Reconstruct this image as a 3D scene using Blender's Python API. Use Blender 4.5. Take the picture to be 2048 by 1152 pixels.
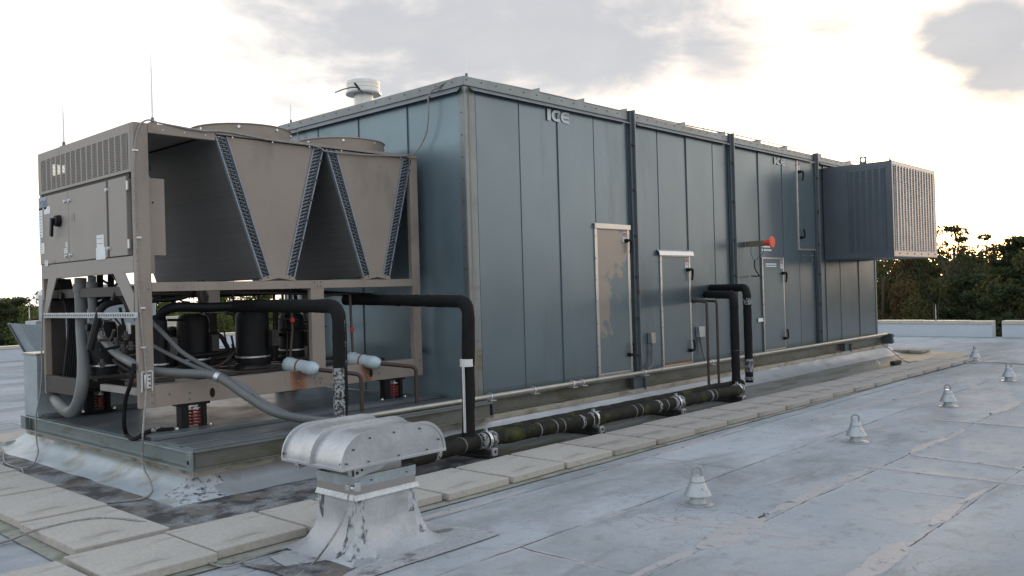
import bpy, bmesh, math, random
from mathutils import Vector, Matrix, noise
random.seed(7)
for o in list(bpy.data.objects): bpy.data.objects.remove(o)
SC = bpy.context.scene
COL = SC.collection
R = math.radians
# ------------------------------------------------------------------ camera
EYE = Vector((0, 0, 1.38)); FPX = 1727.9
YAW, PIT, ROL = R(42.687), R(0.1346), R(1.6259)
FW = Vector((math.cos(YAW)*math.cos(PIT), math.sin(YAW)*math.cos(PIT), math.sin(PIT)))
RT0 = Vector((math.sin(YAW), -math.cos(YAW), 0)); UP0 = RT0.cross(FW)
RT = RT0*math.cos(ROL) - UP0*math.sin(ROL); UP = UP0*math.cos(ROL) + RT0*math.sin(ROL)
cd = bpy.data.cameras.new('camera'); cam = bpy.data.objects.new('camera', cd); COL.objects.link(cam)
cd.sensor_width = 36; cd.lens = FPX/2048*36; cd.clip_start = .05; cd.clip_end = 3000
cam.matrix_world = Matrix(((RT.x, UP.x, -FW.x, EYE.x), (RT.y, UP.y, -FW.y, EYE.y), (RT.z, UP.z, -FW.z, EYE.z), (0, 0, 0, 1)))
SC.camera = cam
def P(px, py, x=None, y=None, z=None):
    """real-world point on the plane x=, y= or z= seen at a photo measurement (survey helper)"""
    d = FW + RT*((px-1024)/FPX) - UP*((py-576)/FPX)
    i, v = (0, x) if x is not None else ((1, y) if y is not None else (2, z))
    return EYE + d*((v-EYE[i])/d[i])
# ------------------------------------------------------------------ light
SUN_AZ, SUN_EL = R(17.0), R(3.2)
EXPOSURE = 0.66
SC.view_settings.view_transform = 'Standard'; SC.view_settings.look = 'None'
SC.view_settings.exposure = EXPOSURE; SC.view_settings.gamma = 1
SC.render.resolution_x = 1024; SC.render.resolution_y = 576
W = bpy.data.worlds.new("World"); SC.world = W; W.use_nodes = True
wn = W.node_tree.nodes; wl = W.node_tree.links
for n in list(wn): wn.remove(n)
def WN(t, **k):
    n = wn.new(t)
    for a, b in k.items(): setattr(n, a, b)
    return n
def wset(n, i, v): n.inputs[i].default_value = v
wout = WN('ShaderNodeOutputWorld'); bg = WN('ShaderNodeBackground'); wset(bg, 1, 0.1)
wl.new(bg.outputs[0], wout.inputs[0])
sky = WN('ShaderNodeTexSky'); sky.sky_type = 'NISHITA'; sky.sun_disc = False
sky.sun_elevation = SUN_EL; sky.sun_rotation = R(90)-SUN_AZ; sky.dust_density = 1.5
tc = WN('ShaderNodeTexCoord'); DIR = tc.outputs['Generated']
def wmath(op, a, b=None, c=None, clamp=False):
    n = WN('ShaderNodeMath', operation=op); n.use_clamp = clamp
    for i, v in enumerate((a, b, c)):
        if v is None: continue
        if isinstance(v, (int, float)): n.inputs[i].default_value = v
        else: wl.new(v, n.inputs[i])
    return n.outputs[0]
def wmix(f, a, b, blend='MIX'):
    n = WN('ShaderNodeMix', data_type='RGBA', blend_type=blend)
    for i, v in ((0, f), (6, a), (7, b)):
        if isinstance(v, (int, float)): n.inputs[i].default_value = v
        elif isinstance(v, tuple): n.inputs[i].default_value = (*v, 1)
        else: wl.new(v, n.inputs[i])
    return n.outputs[2]
def wramp(v, a, b, lo=0., hi=1.):
    n = WN('ShaderNodeMapRange', interpolation_type='SMOOTHSTEP')
    wl.new(v, n.inputs[0]); wset(n, 1, a); wset(n, 2, b); wset(n, 3, lo); wset(n, 4, hi)
    return n.outputs[0]
def wnoise(scale, detail, stretch, off=(0, 0, 0), rough=.55, dist=0.):
    m = WN('ShaderNodeMapping'); wl.new(DIR, m.inputs[0]); m.inputs[1].default_value = off
    m.inputs[3].default_value = (scale, scale, scale*stretch)
    n = WN('ShaderNodeTexNoise'); wl.new(m.outputs[0], n.inputs['Vector'])
    wset(n, 'Scale', 1.0); wset(n, 'Detail', detail); wset(n, 'Roughness', rough); wset(n, 'Distortion', dist)
    return n.outputs[0]
def dist_to(d):
    n = WN('ShaderNodeVectorMath', operation='DISTANCE'); wl.new(DIR, n.inputs[0]); n.inputs[1].default_value = d
    return n.outputs[1]
def pdir(px, py): return (FW + RT*((px-1024)/FPX) - UP*((py-576)/FPX)).normalized()
sep = WN('ShaderNodeSeparateXYZ'); wl.new(DIR, sep.inputs[0])
n1 = wnoise(5.0, 8, 2.6, (3.1, .4, 0), .58, .3); n2 = wnoise(2.2, 5, 2.2, (7.3, 1.2, 2))
K = 1.0
WHITE = (10.2*K, 10.1*K, 9.9*K); ZEN = (5.0*K, 6.3*K, 8.1*K)
zen = wramp(sep.outputs[2], .34, .9)
col = wmix(.82, sky.outputs[0], WHITE)
hz = wmix(zen, col, ZEN)
# grey cloud banks at the directions they stand in the photograph, broken up by noise
bias = None
for (px, py, r, s) in ((900, 60, .22, .8), (1250, 60, .17, .78), (600, -30, .2, .75), (1120, 20, .2, .85), (1420, 60, .16, .6), (1975, 105, .125, 1.2), (1880, 60, .07, .8), (760, 20, .2, .75), (1150, 200, .14, .4), (1700, 0, .16, .5), (660, 140, .10, .3), (1360, 240, .08, .25)):
    q = wramp(dist_to(pdir(px, py)), 0.0, r, s, 0.0)
    bias = q if bias is None else wmath('MAXIMUM', bias, q)
cl = wramp(wmath('ADD', wmath('MULTIPLY', n1, 1.15), wmath('MULTIPLY', bias, .62)), .58, 1.08)
high = wmath('MULTIPLY', wramp(n2, .45, .68), wramp(sep.outputs[2], .28, .5))
cl = wmath('MAXIMUM', cl, wmath('MULTIPLY', high, .8))
cc = wmix(n1, (2.7*K, 2.95*K, 3.4*K), (4.6*K, 4.65*K, 4.75*K))
cold = wmix(wmath('MULTIPLY', cl, .97), hz, cc)
ds = dist_to((math.cos(SUN_AZ)*math.cos(SUN_EL+.03), math.sin(SUN_AZ)*math.cos(SUN_EL+.03), math.sin(SUN_EL+.03)))
glow = wramp(ds, .0, .42, 1., 0.)
g2 = wmath('POWER', glow, 3.0)
g2 = wmath('MULTIPLY', g2, wmath('SUBTRACT', 1., wmath('MULTIPLY', cl, .96)))
warm = wmix(g2, (0., 0., 0.), (26., 18., 8.))
wide = wmix(wmath('MULTIPLY', wramp(ds, .0, 1.5, .55, 0.), wmath('SUBTRACT', 1., wmath('MULTIPLY', cl, .96))), (0., 0., 0.), (6.0, 2.9, .2))
lowband = wmath('MULTIPLY', wramp(ds, .1, 1.1, 1., 0.), wramp(sep.outputs[2], 0.02, .2, 1., 0.))
lowband = wmath('MULTIPLY', lowband, wmath('SUBTRACT', 1., wmath('MULTIPLY', cl, .9)))
warm2 = wmix(lowband, (0., 0., 0.), (9., 3.6, .6))
tot = wmix(1., wmix(1., cold, warm, 'ADD'), wide, 'ADD')
tot = wmix(1., tot, warm2, 'ADD')
wl.new(tot, bg.inputs[0])
sl = bpy.data.lights.new('sun', 'SUN'); sun = bpy.data.objects.new('sun', sl); COL.objects.link(sun)
sl.energy = 1.4; sl.angle = R(0.6); sl.color = (1.0, .72, .42)
sv = Vector((math.cos(SUN_AZ)*math.cos(SUN_EL), math.sin(SUN_AZ)*math.cos(SUN_EL), math.sin(SUN_EL)))
sun.rotation_euler = sv.to_track_quat('Z', 'Y').to_euler(); sun.location = (0, 0, 30)
# ------------------------------------------------------------------ materials
def mat(name, c1, c2=None, scale=6., rough=.6, metal=0., bump=0., bscale=30., mid=.5, width=.25, stretch=(1, 1, 1),
        spangle=0., stain=None, sscale=2., sthr=(.55, .7), island=0., rvar=0., wavy=0., fine=0., sstretch=(1, 1, 1), spec=.5):
    m = bpy.data.materials.new(name); m.use_nodes = True
    nt = m.node_tree; N = nt.nodes; L = nt.links
    b = N['Principled BSDF']; b.inputs['Metallic'].default_value = metal; b.inputs['Roughness'].default_value = rough
    b.inputs['Specular IOR Level'].default_value = spec
    t = N.new('ShaderNodeTexCoord'); mp = N.new('ShaderNodeMapping'); L.new(t.outputs['Object'], mp.inputs[0])
    mp.inputs[3].default_value = stretch
    def noise_(s, d=5, src=None, r=.6):
        n = N.new('ShaderNodeTexNoise'); n.inputs['Scale'].default_value = s; n.inputs['Detail'].default_value = d
        n.inputs['Roughness'].default_value = r; L.new(src or mp.outputs[0], n.inputs['Vector']); return n.outputs[0]
    def mix(f, a, c, bl='MIX'):
        n = N.new('ShaderNodeMix'); n.data_type = 'RGBA'; n.blend_type = bl
        for i, v in ((0, f), (6, a), (7, c)):
            if isinstance(v, (int, float)): n.inputs[i].default_value = v
            elif isinstance(v, tuple): n.inputs[i].default_value = (*v[:3], 1)
            else: L.new(v, n.inputs[i])
        return n.outputs[2]
    def rng(v, a, c, lo=0., hi=1.):
        n = N.new('ShaderNodeMapRange'); L.new(v, n.inputs[0])
        for i, q in enumerate((a, c, lo, hi)): n.inputs[i+1].default_value = q
        return n.outputs[0]
    c2 = c2 or tuple(v*.82 for v in c1)
    base = mix(rng(noise_(scale), mid-width, mid+width), c1, c2)
    if fine: base = mix(rng(noise_(scale*14, 3), .35, .7, 0, fine), base, tuple(v*.45 for v in c1))
    if spangle:
        v = N.new('ShaderNodeTexVoronoi'); v.inputs['Scale'].default_value = 55; L.new(mp.outputs[0], v.inputs['Vector'])
        s = N.new('ShaderNodeSeparateColor'); L.new(v.outputs['Color'], s.inputs[0])
        base = mix(spangle, base, mix(s.outputs[0], tuple(x*.55 for x in c1), tuple(min(1, x*1.4) for x in c1)))
    if island:
        g = N.new('ShaderNodeNewGeometry')
        base = mix(1., base, mix(g.outputs['Random Per Island'], (1-island,)*3, (1+island*.4,)*3), 'MULTIPLY')
    if stain:
        mp2 = N.new('ShaderNodeMapping'); L.new(t.outputs['Object'], mp2.inputs[0]); mp2.inputs[3].default_value = sstretch
        mp2.inputs[1].default_value = (3.3, 1.7, 5.1)
        base = mix(rng(noise_(sscale, 6, mp2.outputs[0], .65), *sthr), base, stain)
    L.new(base, b.inputs['Base Color'])
    if rvar: L.new(rng(noise_(scale*1.7), .3, .7, rough-rvar, rough+rvar), b.inputs['Roughness'])
    h = None
    if bump or wavy:
        bp = N.new('ShaderNodeBump'); bp.inputs['Distance'].default_value = .01
        if wavy:
            bp.inputs['Strength'].default_value = wavy; L.new(noise_(1.3, 2), bp.inputs['Height']); bp.inputs['Distance'].default_value = .06
            if bump:
                b2 = N.new('ShaderNodeBump'); b2.inputs['Distance'].default_value = .01; b2.inputs['Strength'].default_value = bump
                L.new(noise_(bscale, 6), b2.inputs['Height']); L.new(bp.outputs[0], b2.inputs['Normal']); bp = b2
        else:
            bp.inputs['Strength'].default_value = bump; L.new(noise_(bscale, 6), bp.inputs['Height'])
        L.new(bp.outputs[0], b.inputs['Normal'])
    m['api'] = 1; del m['api']
    return m
M = {}
M['wall'] = mat('painted_steel_wall', (.160, .206, .234), (.128, .170, .196), 1.0, .29, .60, island=.06, stretch=(1, 1, .5), stain=(.105, .13, .145), sscale=2.2, sthr=(.55, .85), sstretch=(1, 1, .25))
M['wallend'] = mat('skylit_end_wall', (.185, .262, .31), (.15, .215, .255), 1.2, .33, .5, island=.05, stain=(.12, .165, .19), sscale=1.8, sthr=(.55, .85))  # blue sky light on the end wall is put into its colour
M['trim'] = mat('galvanised_trim', (.20, .23, .245), (.15, .17, .18), 5, .38, .6, bump=.06, stain=(.16, .12, .075), sscale=1.5, sthr=(.60, .72), sstretch=(1, 1, 3))
M['dark'] = mat('dark_steel_channel', (.085, .11, .13), (.06, .08, .095), 4, .45, .5, bump=.05)
M['doorframe'] = mat('aluminium_door_frame', (.60, .56, .52), (.48, .46, .44), 6, .30, .75, bump=.06, stain=(.25, .22, .19), sscale=7, sthr=(.62, .7))
M['door'] = mat('door_skin', (.145, .19, .212), (.125, .165, .185), 2, .34, .5)
def wornmat():
    m = mat('worn_door_skin', (.145, .19, .212), (.125, .165, .185), 2, .36, .45); nt = m.node_tree; N = nt.nodes; L = nt.links; b = N['Principled BSDF']
    src = b.inputs['Base Color'].links[0].from_socket; t = N.new('ShaderNodeTexCoord'); s = N.new('ShaderNodeSeparateXYZ'); L.new(t.outputs['Generated'], s.inputs[0])
    def mt(op, a, c=0., d=0., cl=False):
        n = N.new('ShaderNodeMath'); n.operation = op; n.use_clamp = cl
        for i, v in enumerate((a, c, d)):
            if isinstance(v, (int, float)): n.inputs[i].default_value = v
            else: L.new(v, n.inputs[i])
        return n.outputs[0]
    def nz(sc, d=6):
        n = N.new('ShaderNodeTexNoise'); n.inputs['Scale'].default_value = sc; n.inputs['Detail'].default_value = d; n.inputs['Roughness'].default_value = .62; L.new(t.outputs['Object'], n.inputs['Vector']); return n.outputs[0]
    f = mt('ADD', mt('MULTIPLY', s.outputs[2], .62), mt('MULTIPLY', s.outputs[0], -.52)); f = mt('ADD', f, mt('MULTIPLY', mt('SUBTRACT', nz(2.6), .5), 1.5))
    f = mt('MULTIPLY', mt('SUBTRACT', f, .10), 16., cl=True)
    f = mt('MULTIPLY', f, .8)
    x = N.new('ShaderNodeMix'); x.data_type = 'RGBA'; L.new(f, x.inputs[0]); L.new(src, x.inputs[6]); x.inputs[7].default_value = (.30, .255, .215, 1); L.new(x.outputs[2], b.inputs['Base Color'])
    L.new(mt('SUBTRACT', 1., f), b.inputs['Metallic']) if 0 else None
    return m
M['doorworn'] = wornmat()
M['beige'] = mat('beige_powder_coat', (.262, .224, .192), (.225, .191, .164), 2.5, .55, 0., bump=.03, bscale=180, fine=.10, stain=(.145, .122, .105), sscale=2.4, sthr=(.54, .8), sstretch=(1, 1, .5))
M['beigegrey'] = mat('grey_beige_panel', (.255, .24, .225), (.225, .21, .198), 1.8, .5, .1, bump=.03, bscale=140, fine=.08, stain=(.17, .155, .14), sscale=2.5, sthr=(.6, .8), sstretch=(1, 1, .35))
M['rust'] = mat('rust_stain', (.24, .09, .04), (.13, .07, .045), 9, .8, 0, bump=.1)
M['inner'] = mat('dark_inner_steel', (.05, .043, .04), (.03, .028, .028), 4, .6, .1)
M['coil'] = mat('coil_fins', (.145, .150, .152), (.11, .115, .12), 3, .55, .3, bump=.14, bscale=10, stretch=(1, .15, 12), stain=(.22, .23, .24), sscale=1.2, sthr=(.60, .85))
M['coilend'] = mat('coil_end_plate', (.24, .285, .335), (.17, .20, .235), 9, .5, .3, bump=.1, stain=(.12, .12, .13), sscale=8, sthr=(.6, .75))
M['copper'] = mat('weathered_copper', (.075, .05, .045), (.05, .04, .038), 12, .5, .5)
M['bend'] = mat('return_bend_copper', (.035, .027, .028), (.02, .018, .022), 15, .5, .4)
M['black'] = mat('black_paint', (.005, .006, .008), (.010, .010, .012), 8, .5, 0., bump=.05, spec=.2)
M['foam'] = mat('black_foam_insulation', (.006, .006, .007), (.012, .012, .013), 14, .8, 0., bump=.3, bscale=45, spec=.18)
M['foammoss'] = mat('mossy_pipe_insulation', (.008, .008, .008), (.018, .019, .014), 8, .8, 0., bump=.3, bscale=35, stain=(.05, .055, .014), sscale=5, sthr=(.55, .70), spec=.2)
M['tape'] = mat('peeling_foil_tape', (.30, .32, .335), (.20, .215, .23), 30, .55, .1, bump=.6, bscale=60, stain=(.02, .02, .022), sscale=42, sthr=(.48, .53))
M['whitetape'] = mat('white_tape', (.6, .61, .62), (.45, .46, .47), 10, .6)
M['galv'] = mat('galvanised_zinc', (.42, .46, .49), (.34, .38, .41), 4, .38, .75, spangle=.25, bump=.03)
M['galvbox'] = mat('weathered_galvanised_box', (.33, .39, .43), (.25, .30, .33), 3, .45, .45, spangle=.15, stain=(.48, .52, .55), sscale=3, sthr=(.55, .8))
M['zinc'] = mat('bright_zinc', (.6, .62, .64), (.5, .52, .54), 20, .35, .8)
M['hood'] = mat('weathered_aluminium', (.50, .52, .54), (.40, .42, .44), 4, .38, .72, bump=.06, wavy=.12, stain=(.30, .30, .31), sscale=6, sthr=(.55, .8), sstretch=(1, 1, .6), rvar=.1, fine=.25)
M['stainless'] = mat('brushed_steel_collar', (.46, .44, .42), (.42, .40, .385), 2, .28, .9)
M['silver'] = mat('silver_roof_coating', (.42, .445, .47), (.34, .36, .385), 5, .45, .4, bump=.45, bscale=9, stain=(.24, .245, .245), sscale=3.5, sthr=(.54, .78), fine=.25)
M['silverold'] = mat('weathered_silver_flashing', (.38, .45, .50), (.50, .54, .55), 3.0, .45, .3, bump=.4, bscale=11, stain=(.30, .29, .24), sscale=3.2, sthr=(.52, .72), fine=.2)
M['anchor'] = mat('anchor_silver_paint', (.42, .455, .48), (.33, .36, .385), 14, .45, .35, bump=.15, stain=(.16, .16, .15), sscale=22, sthr=(.58, .7), fine=.3)
M['apron'] = mat('silver_apron', (.31, .33, .35), (.40, .41, .42), 4, .7, .05, bump=.5, stain=(.13, .135, .14), sscale=6, sthr=(.55, .65), fine=.4)
M['crack'] = mat('cracked_silver_mastic', (.46, .49, .52), (.33, .36, .39), 14, .6, .15, bump=.9, bscale=28, stain=(.06, .065, .075), sscale=20, sthr=(.50, .62), sstretch=(1, 1, .5))
M['curbmetal'] = mat('stained_curb_metal', (.36, .335, .29), (.27, .25, .21), 5, .5, .3, stain=(.09, .08, .045), sscale=3.5, sthr=(.5, .68), sstretch=(1, 1, 2.5))
M['rail'] = mat('weathered_base_rail', (.15, .165, .165), (.10, .105, .085), 3, .5, .4, stain=(.07, .07, .035), sscale=2.3, sthr=(.5, .68), sstretch=(.7, 1, 3))
M['seam'] = mat('dark_joint', (.05, .065, .075), (.125, .16, .18), 1.1, .6, 0)
M['deck'] = mat('steel_deck', (.13, .155, .17), (.09, .105, .115), 2.2, .42, .35, bump=.08, bscale=12, stain=(.16, .12, .075), sscale=1.5, sthr=(.6, .68), rvar=.1)
M['beam'] = mat('galvanised_beam', (.22, .27, .28), (.16, .20, .205), 3, .42, .45, bump=.05, stain=(.11, .10, .06), sscale=2.6, sthr=(.55, .72), sstretch=(1, 1, 4))
M['concrete'] = mat('concrete_paver', (.42, .40, .365), (.36, .345, .315), 3, .9, 0, bump=.25, bscale=70, island=.0, stain=(.17, .16, .14), sscale=4.5, sthr=(.55, .74), fine=.35, sstretch=(.6, 1.6, 1))
M['concretefar'] = mat('stained_concrete_paver', (.36, .34, .315), (.29, .275, .25), 3, .9, 0, bump=.25, bscale=70, stain=(.13, .12, .10), sscale=3.0, sthr=(.52, .74), fine=.2, sstretch=(.5, 2.2, 1))
M['mossedge'] = mat('mossy_felt_strip', (.20, .205, .165), (.27, .275, .245), 4, .95, 0, bump=.3, stain=(.09, .09, .06), sscale=5, sthr=(.48, .68))
M['parapet'] = mat('coated_parapet', (.50, .55, .62), (.44, .49, .56), 1.5, .6, .05, bump=.2, bscale=6, stain=(.28, .31, .36), sscale=1.2, sthr=(.62, .8), sstretch=(1, .5, 3))
M['cap'] = mat('parapet_cap', (.55, .52, .44), (.46, .43, .37), 2, .5, .2)
M['rubber'] = mat('rubber_block', (.012, .012, .012), None, 8, .8, 0, bump=.2)
M['red'] = mat('red_paint', (.5, .03, .03), (.35, .02, .02), 10, .45)
M['oldscrew'] = mat('rusty_screw', (.09, .055, .045), None, 9, .7, 0)
M['springred'] = mat('spring_red', (.20, .02, .022), (.13, .015, .015), 10, .5)
M['orange'] = mat('orange_red_plastic', (.75, .10, .05), (.6, .08, .04), 8, .5)
M['white'] = mat('white_label', (.72, .75, .76), (.6, .63, .64), 12, .6, fine=.1)
M['bluelabel'] = mat('faded_blue_label', (.22, .29, .36), (.30, .36, .42), 12, .6)
M['blueink'] = mat('blue_lettering', (.05, .09, .17), None, 12, .6)
M['ink'] = mat('dark_ink', (.06, .06, .07), None, 12, .6)
M['ringgrey'] = mat('worn_grey_paint', (.20, .22, .24), (.34, .36, .38), 25, .6, .3)
M['rope'] = mat('braided_conductor', (.36, .35, .34), (.15, .15, .15), 60, .6, .3, bump=.6, bscale=140)
M['conduit'] = mat('grey_flexible_conduit', (.125, .137, .142), (.09, .098, .102), 5, .5, 0.)
M['pipewhite'] = mat('pale_metal_conduit', (.40, .385, .34), (.29, .29, .27), 4, .35, .6, stain=(.25, .23, .18), sscale=5, sthr=(.6, .75))
M['drier'] = mat('pale_blue_canister', (.36, .46, .52), (.45, .54, .59), 9, .5, 0., stain=(.2, .22, .24), sscale=12, sthr=(.6, .75))
M['lumber'] = mat('olive_strut', (.16, .15, .09), (.11, .10, .06), 8, .6)
M['brass'] = mat('brass', (.5, .36, .1), None, 8, .4, .8)
M['flue'] = mat('white_flue_metal', (.62, .62, .60), (.52, .53, .53), 3, .35, .4)
M['mastic'] = mat('cracked_pink_mastic', (.37, .355, .35), (.30, .30, .31), 5, .8, 0, bump=.5, bscale=18, stain=(.14, .14, .15), sscale=13, sthr=(.58, .68), spec=.2)
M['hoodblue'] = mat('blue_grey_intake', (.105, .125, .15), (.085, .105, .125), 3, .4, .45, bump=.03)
M['hoodpale'] = mat('pale_intake_louvre', (.40, .40, .40), (.33, .33, .335), 3, .30, .6)  # outer louvre face coloured paler to stand for sunset glow in its slats
def rustfade():
    m = bpy.data.materials.new('rust_bloom'); m.use_nodes = True; nt = m.node_tree; N = nt.nodes; L = nt.links; b = N['Principled BSDF']; b.inputs['Roughness'].default_value = .7
    t = N.new('ShaderNodeTexCoord'); s = N.new('ShaderNodeSeparateXYZ'); L.new(t.outputs['Generated'], s.inputs[0])
    def mt(op, a, c=0., d=0.):
        n = N.new('ShaderNodeMath'); n.operation = op
        for i, v in enumerate((a, c, d)):
            if isinstance(v, (int, float)): n.inputs[i].default_value = v
            else: L.new(v, n.inputs[i])
        return n.outputs[0]
    nn = N.new('ShaderNodeTexNoise'); nn.inputs['Scale'].default_value = 9; nn.inputs['Detail'].default_value = 6; L.new(t.outputs['Object'], nn.inputs['Vector'])
    f = mt('SUBTRACT', 1.0, mt('ABSOLUTE', mt('MULTIPLY_ADD', s.outputs[0], 2., -1.)))
    f = mt('MULTIPLY', f, mt('MULTIPLY_ADD', s.outputs[2], .5, .75)); f = mt('MULTIPLY_ADD', nn.outputs[0], .9, mt('SUBTRACT', f, .62))
    r_ = N.new('ShaderNodeValToRGB'); L.new(f, r_.inputs[0]); e = r_.color_ramp.elements
    e[0].position = .12; e[0].color = (.235, .197, .168, 1); e[1].position = .75; e[1].color = (.10, .05, .035, 1); q = e.new(.40); q.color = (.24, .10, .055, 1)
    L.new(r_.outputs[0], b.inputs['Base Color']); return m
M['rustfade'] = rustfade()
# ------------------------------------------------------------------ mesh helpers
ORG = {}
class MB:
    def __init__(s): s.v = []; s.f = []; s.mi = []; s.ch = []
    def add(s, vs, fs, mi=0):
        n = len(s.v); s.ch.append((n, len(vs), [tuple(f) for f in fs])); s.v += [Vector(q) for q in vs]; s.f += [tuple(i+n for i in f) for f in fs]; s.mi += [mi]*len(fs); return s
    def box(s, x0, x1, y0, y1, z0, z1, mi=0):
        return s.add([(x0,y0,z0),(x1,y0,z0),(x1,y1,z0),(x0,y1,z0),(x0,y0,z1),(x1,y0,z1),(x1,y1,z1),(x0,y1,z1)],
              [(0,3,2,1),(4,5,6,7),(0,1,5,4),(1,2,6,5),(2,3,7,6),(3,0,4,7)], mi)
    def prism(s, poly, off, mi=0):
        n = len(poly); off = Vector(off); a = [Vector(q) for q in poly]
        return s.add(a+[q+off for q in a], [tuple(range(n))[::-1], tuple(range(n, 2*n))]+[(i, (i+1) % n, n+(i+1) % n, n+i) for i in range(n)], mi)
    def bar(s, p0, p1, w, h, up=(0, 0, 1), mi=0):
        p0 = Vector(p0); p1 = Vector(p1); d = (p1-p0).normalized(); u = Vector(up)
        a = d.cross(u).normalized()*w/2; b = a.cross(d).normalized()*h/2
        return s.prism([p0-a-b, p0+a-b, p0+a+b, p0-a+b], p1-p0, mi)
    def tube(s, pts, r, n=10, cap=True, mi=0, jit=0.):
        pts = [Vector(q) for q in pts]; m = len(pts); rs = r if isinstance(r, (list, tuple)) else [r]*m
        t0 = (pts[1]-pts[0]).normalized(); u = t0.orthogonal().normalized(); vs = []; prev = t0
        for i, p in enumerate(pts):
            t = ((pts[min(i+1, m-1)]-p).normalized()+(p-pts[max(i-1, 0)]).normalized())
            t = t.normalized() if t.length > 1e-6 else prev
            q = prev.rotation_difference(t); u = q @ u; u = (u-t*u.dot(t)).normalized(); w = t.cross(u); prev = t
            for k in range(n):
                a = 2*math.pi*k/n; rr = rs[i]*(1+jit*random.uniform(-1, 1)); vs.append(p+u*(rr*math.cos(a))+w*(rr*math.sin(a)))
        fs = [(i*n+k, i*n+(k+1) % n, (i+1)*n+(k+1) % n, (i+1)*n+k) for i in range(m-1) for k in range(n)]
        if cap: fs += [tuple(range(n))[::-1], tuple(range((m-1)*n, m*n))]
        return s.add(vs, fs, mi)
    def cyl(s, p0, p1, r0, r1=None, n=20, mi=0): return s.tube([p0, p1], [r0, r0 if r1 is None else r1], n, True, mi)
    def lathe(s, c, prof, n=28, mi=0):
        c = Vector(c); vs = [c+Vector((r*math.cos(2*math.pi*k/n), r*math.sin(2*math.pi*k/n), z)) for r, z in prof for k in range(n)]
        fs = [(i*n+k, i*n+(k+1) % n, (i+1)*n+(k+1) % n, (i+1)*n+k) for i in range(len(prof)-1) for k in range(n)]
        return s.add(vs, fs, mi)
    def disc(s, c, r, nrm, h=.004, n=10, mi=0):
        c = Vector(c); return s.cyl(c, c+Vector(nrm).normalized()*h, r, r*.8, n, mi)
    def build(s, name, m, parent=None, bevel=0., smooth=True, ang=35):
        o3 = ORG.get(parent.name, Vector((0, 0, 0))) if parent else Vector((0, 0, 0))
        me = bpy.data.meshes.new(name); me.from_pydata([v-o3 for v in s.v], [], s.f)
        for q in (m if isinstance(m, (list, tuple)) else [m]): me.materials.append(M[q] if isinstance(q, str) else q)
        me.polygons.foreach_set('material_index', s.mi)
        b = bmesh.new(); b.from_mesh(me); bmesh.ops.recalc_face_normals(b, faces=b.faces); b.to_mesh(me); b.free()
        if smooth: me.shade_smooth(); me.set_sharp_from_angle(angle=R(ang))
        o = bpy.data.objects.new(name, me); COL.objects.link(o)
        if parent: o.parent = parent
        ORG[o.name] = o3
        if bevel:
            bv = o.modifiers.new('bevel', 'BEVEL'); bv.width = bevel; bv.segments = 2; bv.limit_method = 'ANGLE'; bv.angle_limit = R(50)
            bv.harden_normals = False
        return o
def build_each(g, name, m, parent):
    for (n, c, fs) in g.ch:
        k = MB(); k.add(g.v[n:n+c], fs); k.build(name, m, parent)
def tag(o, label, cat, group=None, kind=None):
    o['label'] = label; o['category'] = cat
    if group: o['group'] = group
    if kind: o['kind'] = kind
    return o
def thing(name, loc, label, cat, group=None):
    e = bpy.data.objects.new(name, None); COL.objects.link(e); e.location = loc; e.empty_display_size = .1
    ORG[e.name] = Vector(loc); return tag(e, label, cat, group)
def struct(o): o['kind'] = 'structure'; return o
def copy_tree(o, parent=None):
    c = o.copy(); COL.objects.link(c); c.parent = parent
    for ch in [k for k in bpy.data.objects if k.parent == o]: copy_tree(ch, c)
    return c
def crv(pts, k=6):
    """Catmull-Rom through points"""
    pts = [Vector(q) for q in pts]; out = []
    e = [pts[0]*2-pts[1]]+pts+[pts[-1]*2-pts[-2]]
    for i in range(1, len(e)-2):
        a, b, c, d = e[i-1], e[i], e[i+1], e[i+2]
        for j in range(k):
            t = j/k; out.append(.5*((2*b)+(c-a)*t+(2*a-5*b+4*c-d)*t*t+(3*b-a-3*c+d)*t**3))
    return out+[pts[-1]]
def elbow(pts, r, k=5):
    """polyline with rounded corners"""
    pts = [Vector(q) for q in pts]; out = [pts[0]]
    for i in range(1, len(pts)-1):
        a, b, c = pts[i-1], pts[i], pts[i+1]; rr = min(r, (a-b).length*.45, (c-b).length*.45)
        p = b+(a-b).normalized()*rr; q = b+(c-b).normalized()*rr
        for j in range(k+1):
            t = j/k; out.append(p*(1-t)**2+b*2*t*(1-t)+q*t*t)
    return out+[pts[-1]]
def text_mb(s, size, org, xd, yd, off, mb, mi=0, xs=1.):
    cu = bpy.data.curves.new('t', 'FONT'); cu.body = s; cu.size = size; cu.resolution_u = 2
    to = bpy.data.objects.new('t', cu); COL.objects.link(to); bpy.context.view_layer.update()
    me = to.evaluated_get(bpy.context.evaluated_depsgraph_get()).to_mesh()
    xd = Vector(xd); yd = Vector(yd); org = Vector(org); off = Vector(off)
    mb.add([org+xd*(v.co.x*xs)+yd*v.co.y+off for v in me.vertices], [tuple(p.vertices) for p in me.polygons], mi)
    bpy.data.objects.remove(to); bpy.data.curves.remove(cu)
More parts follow.
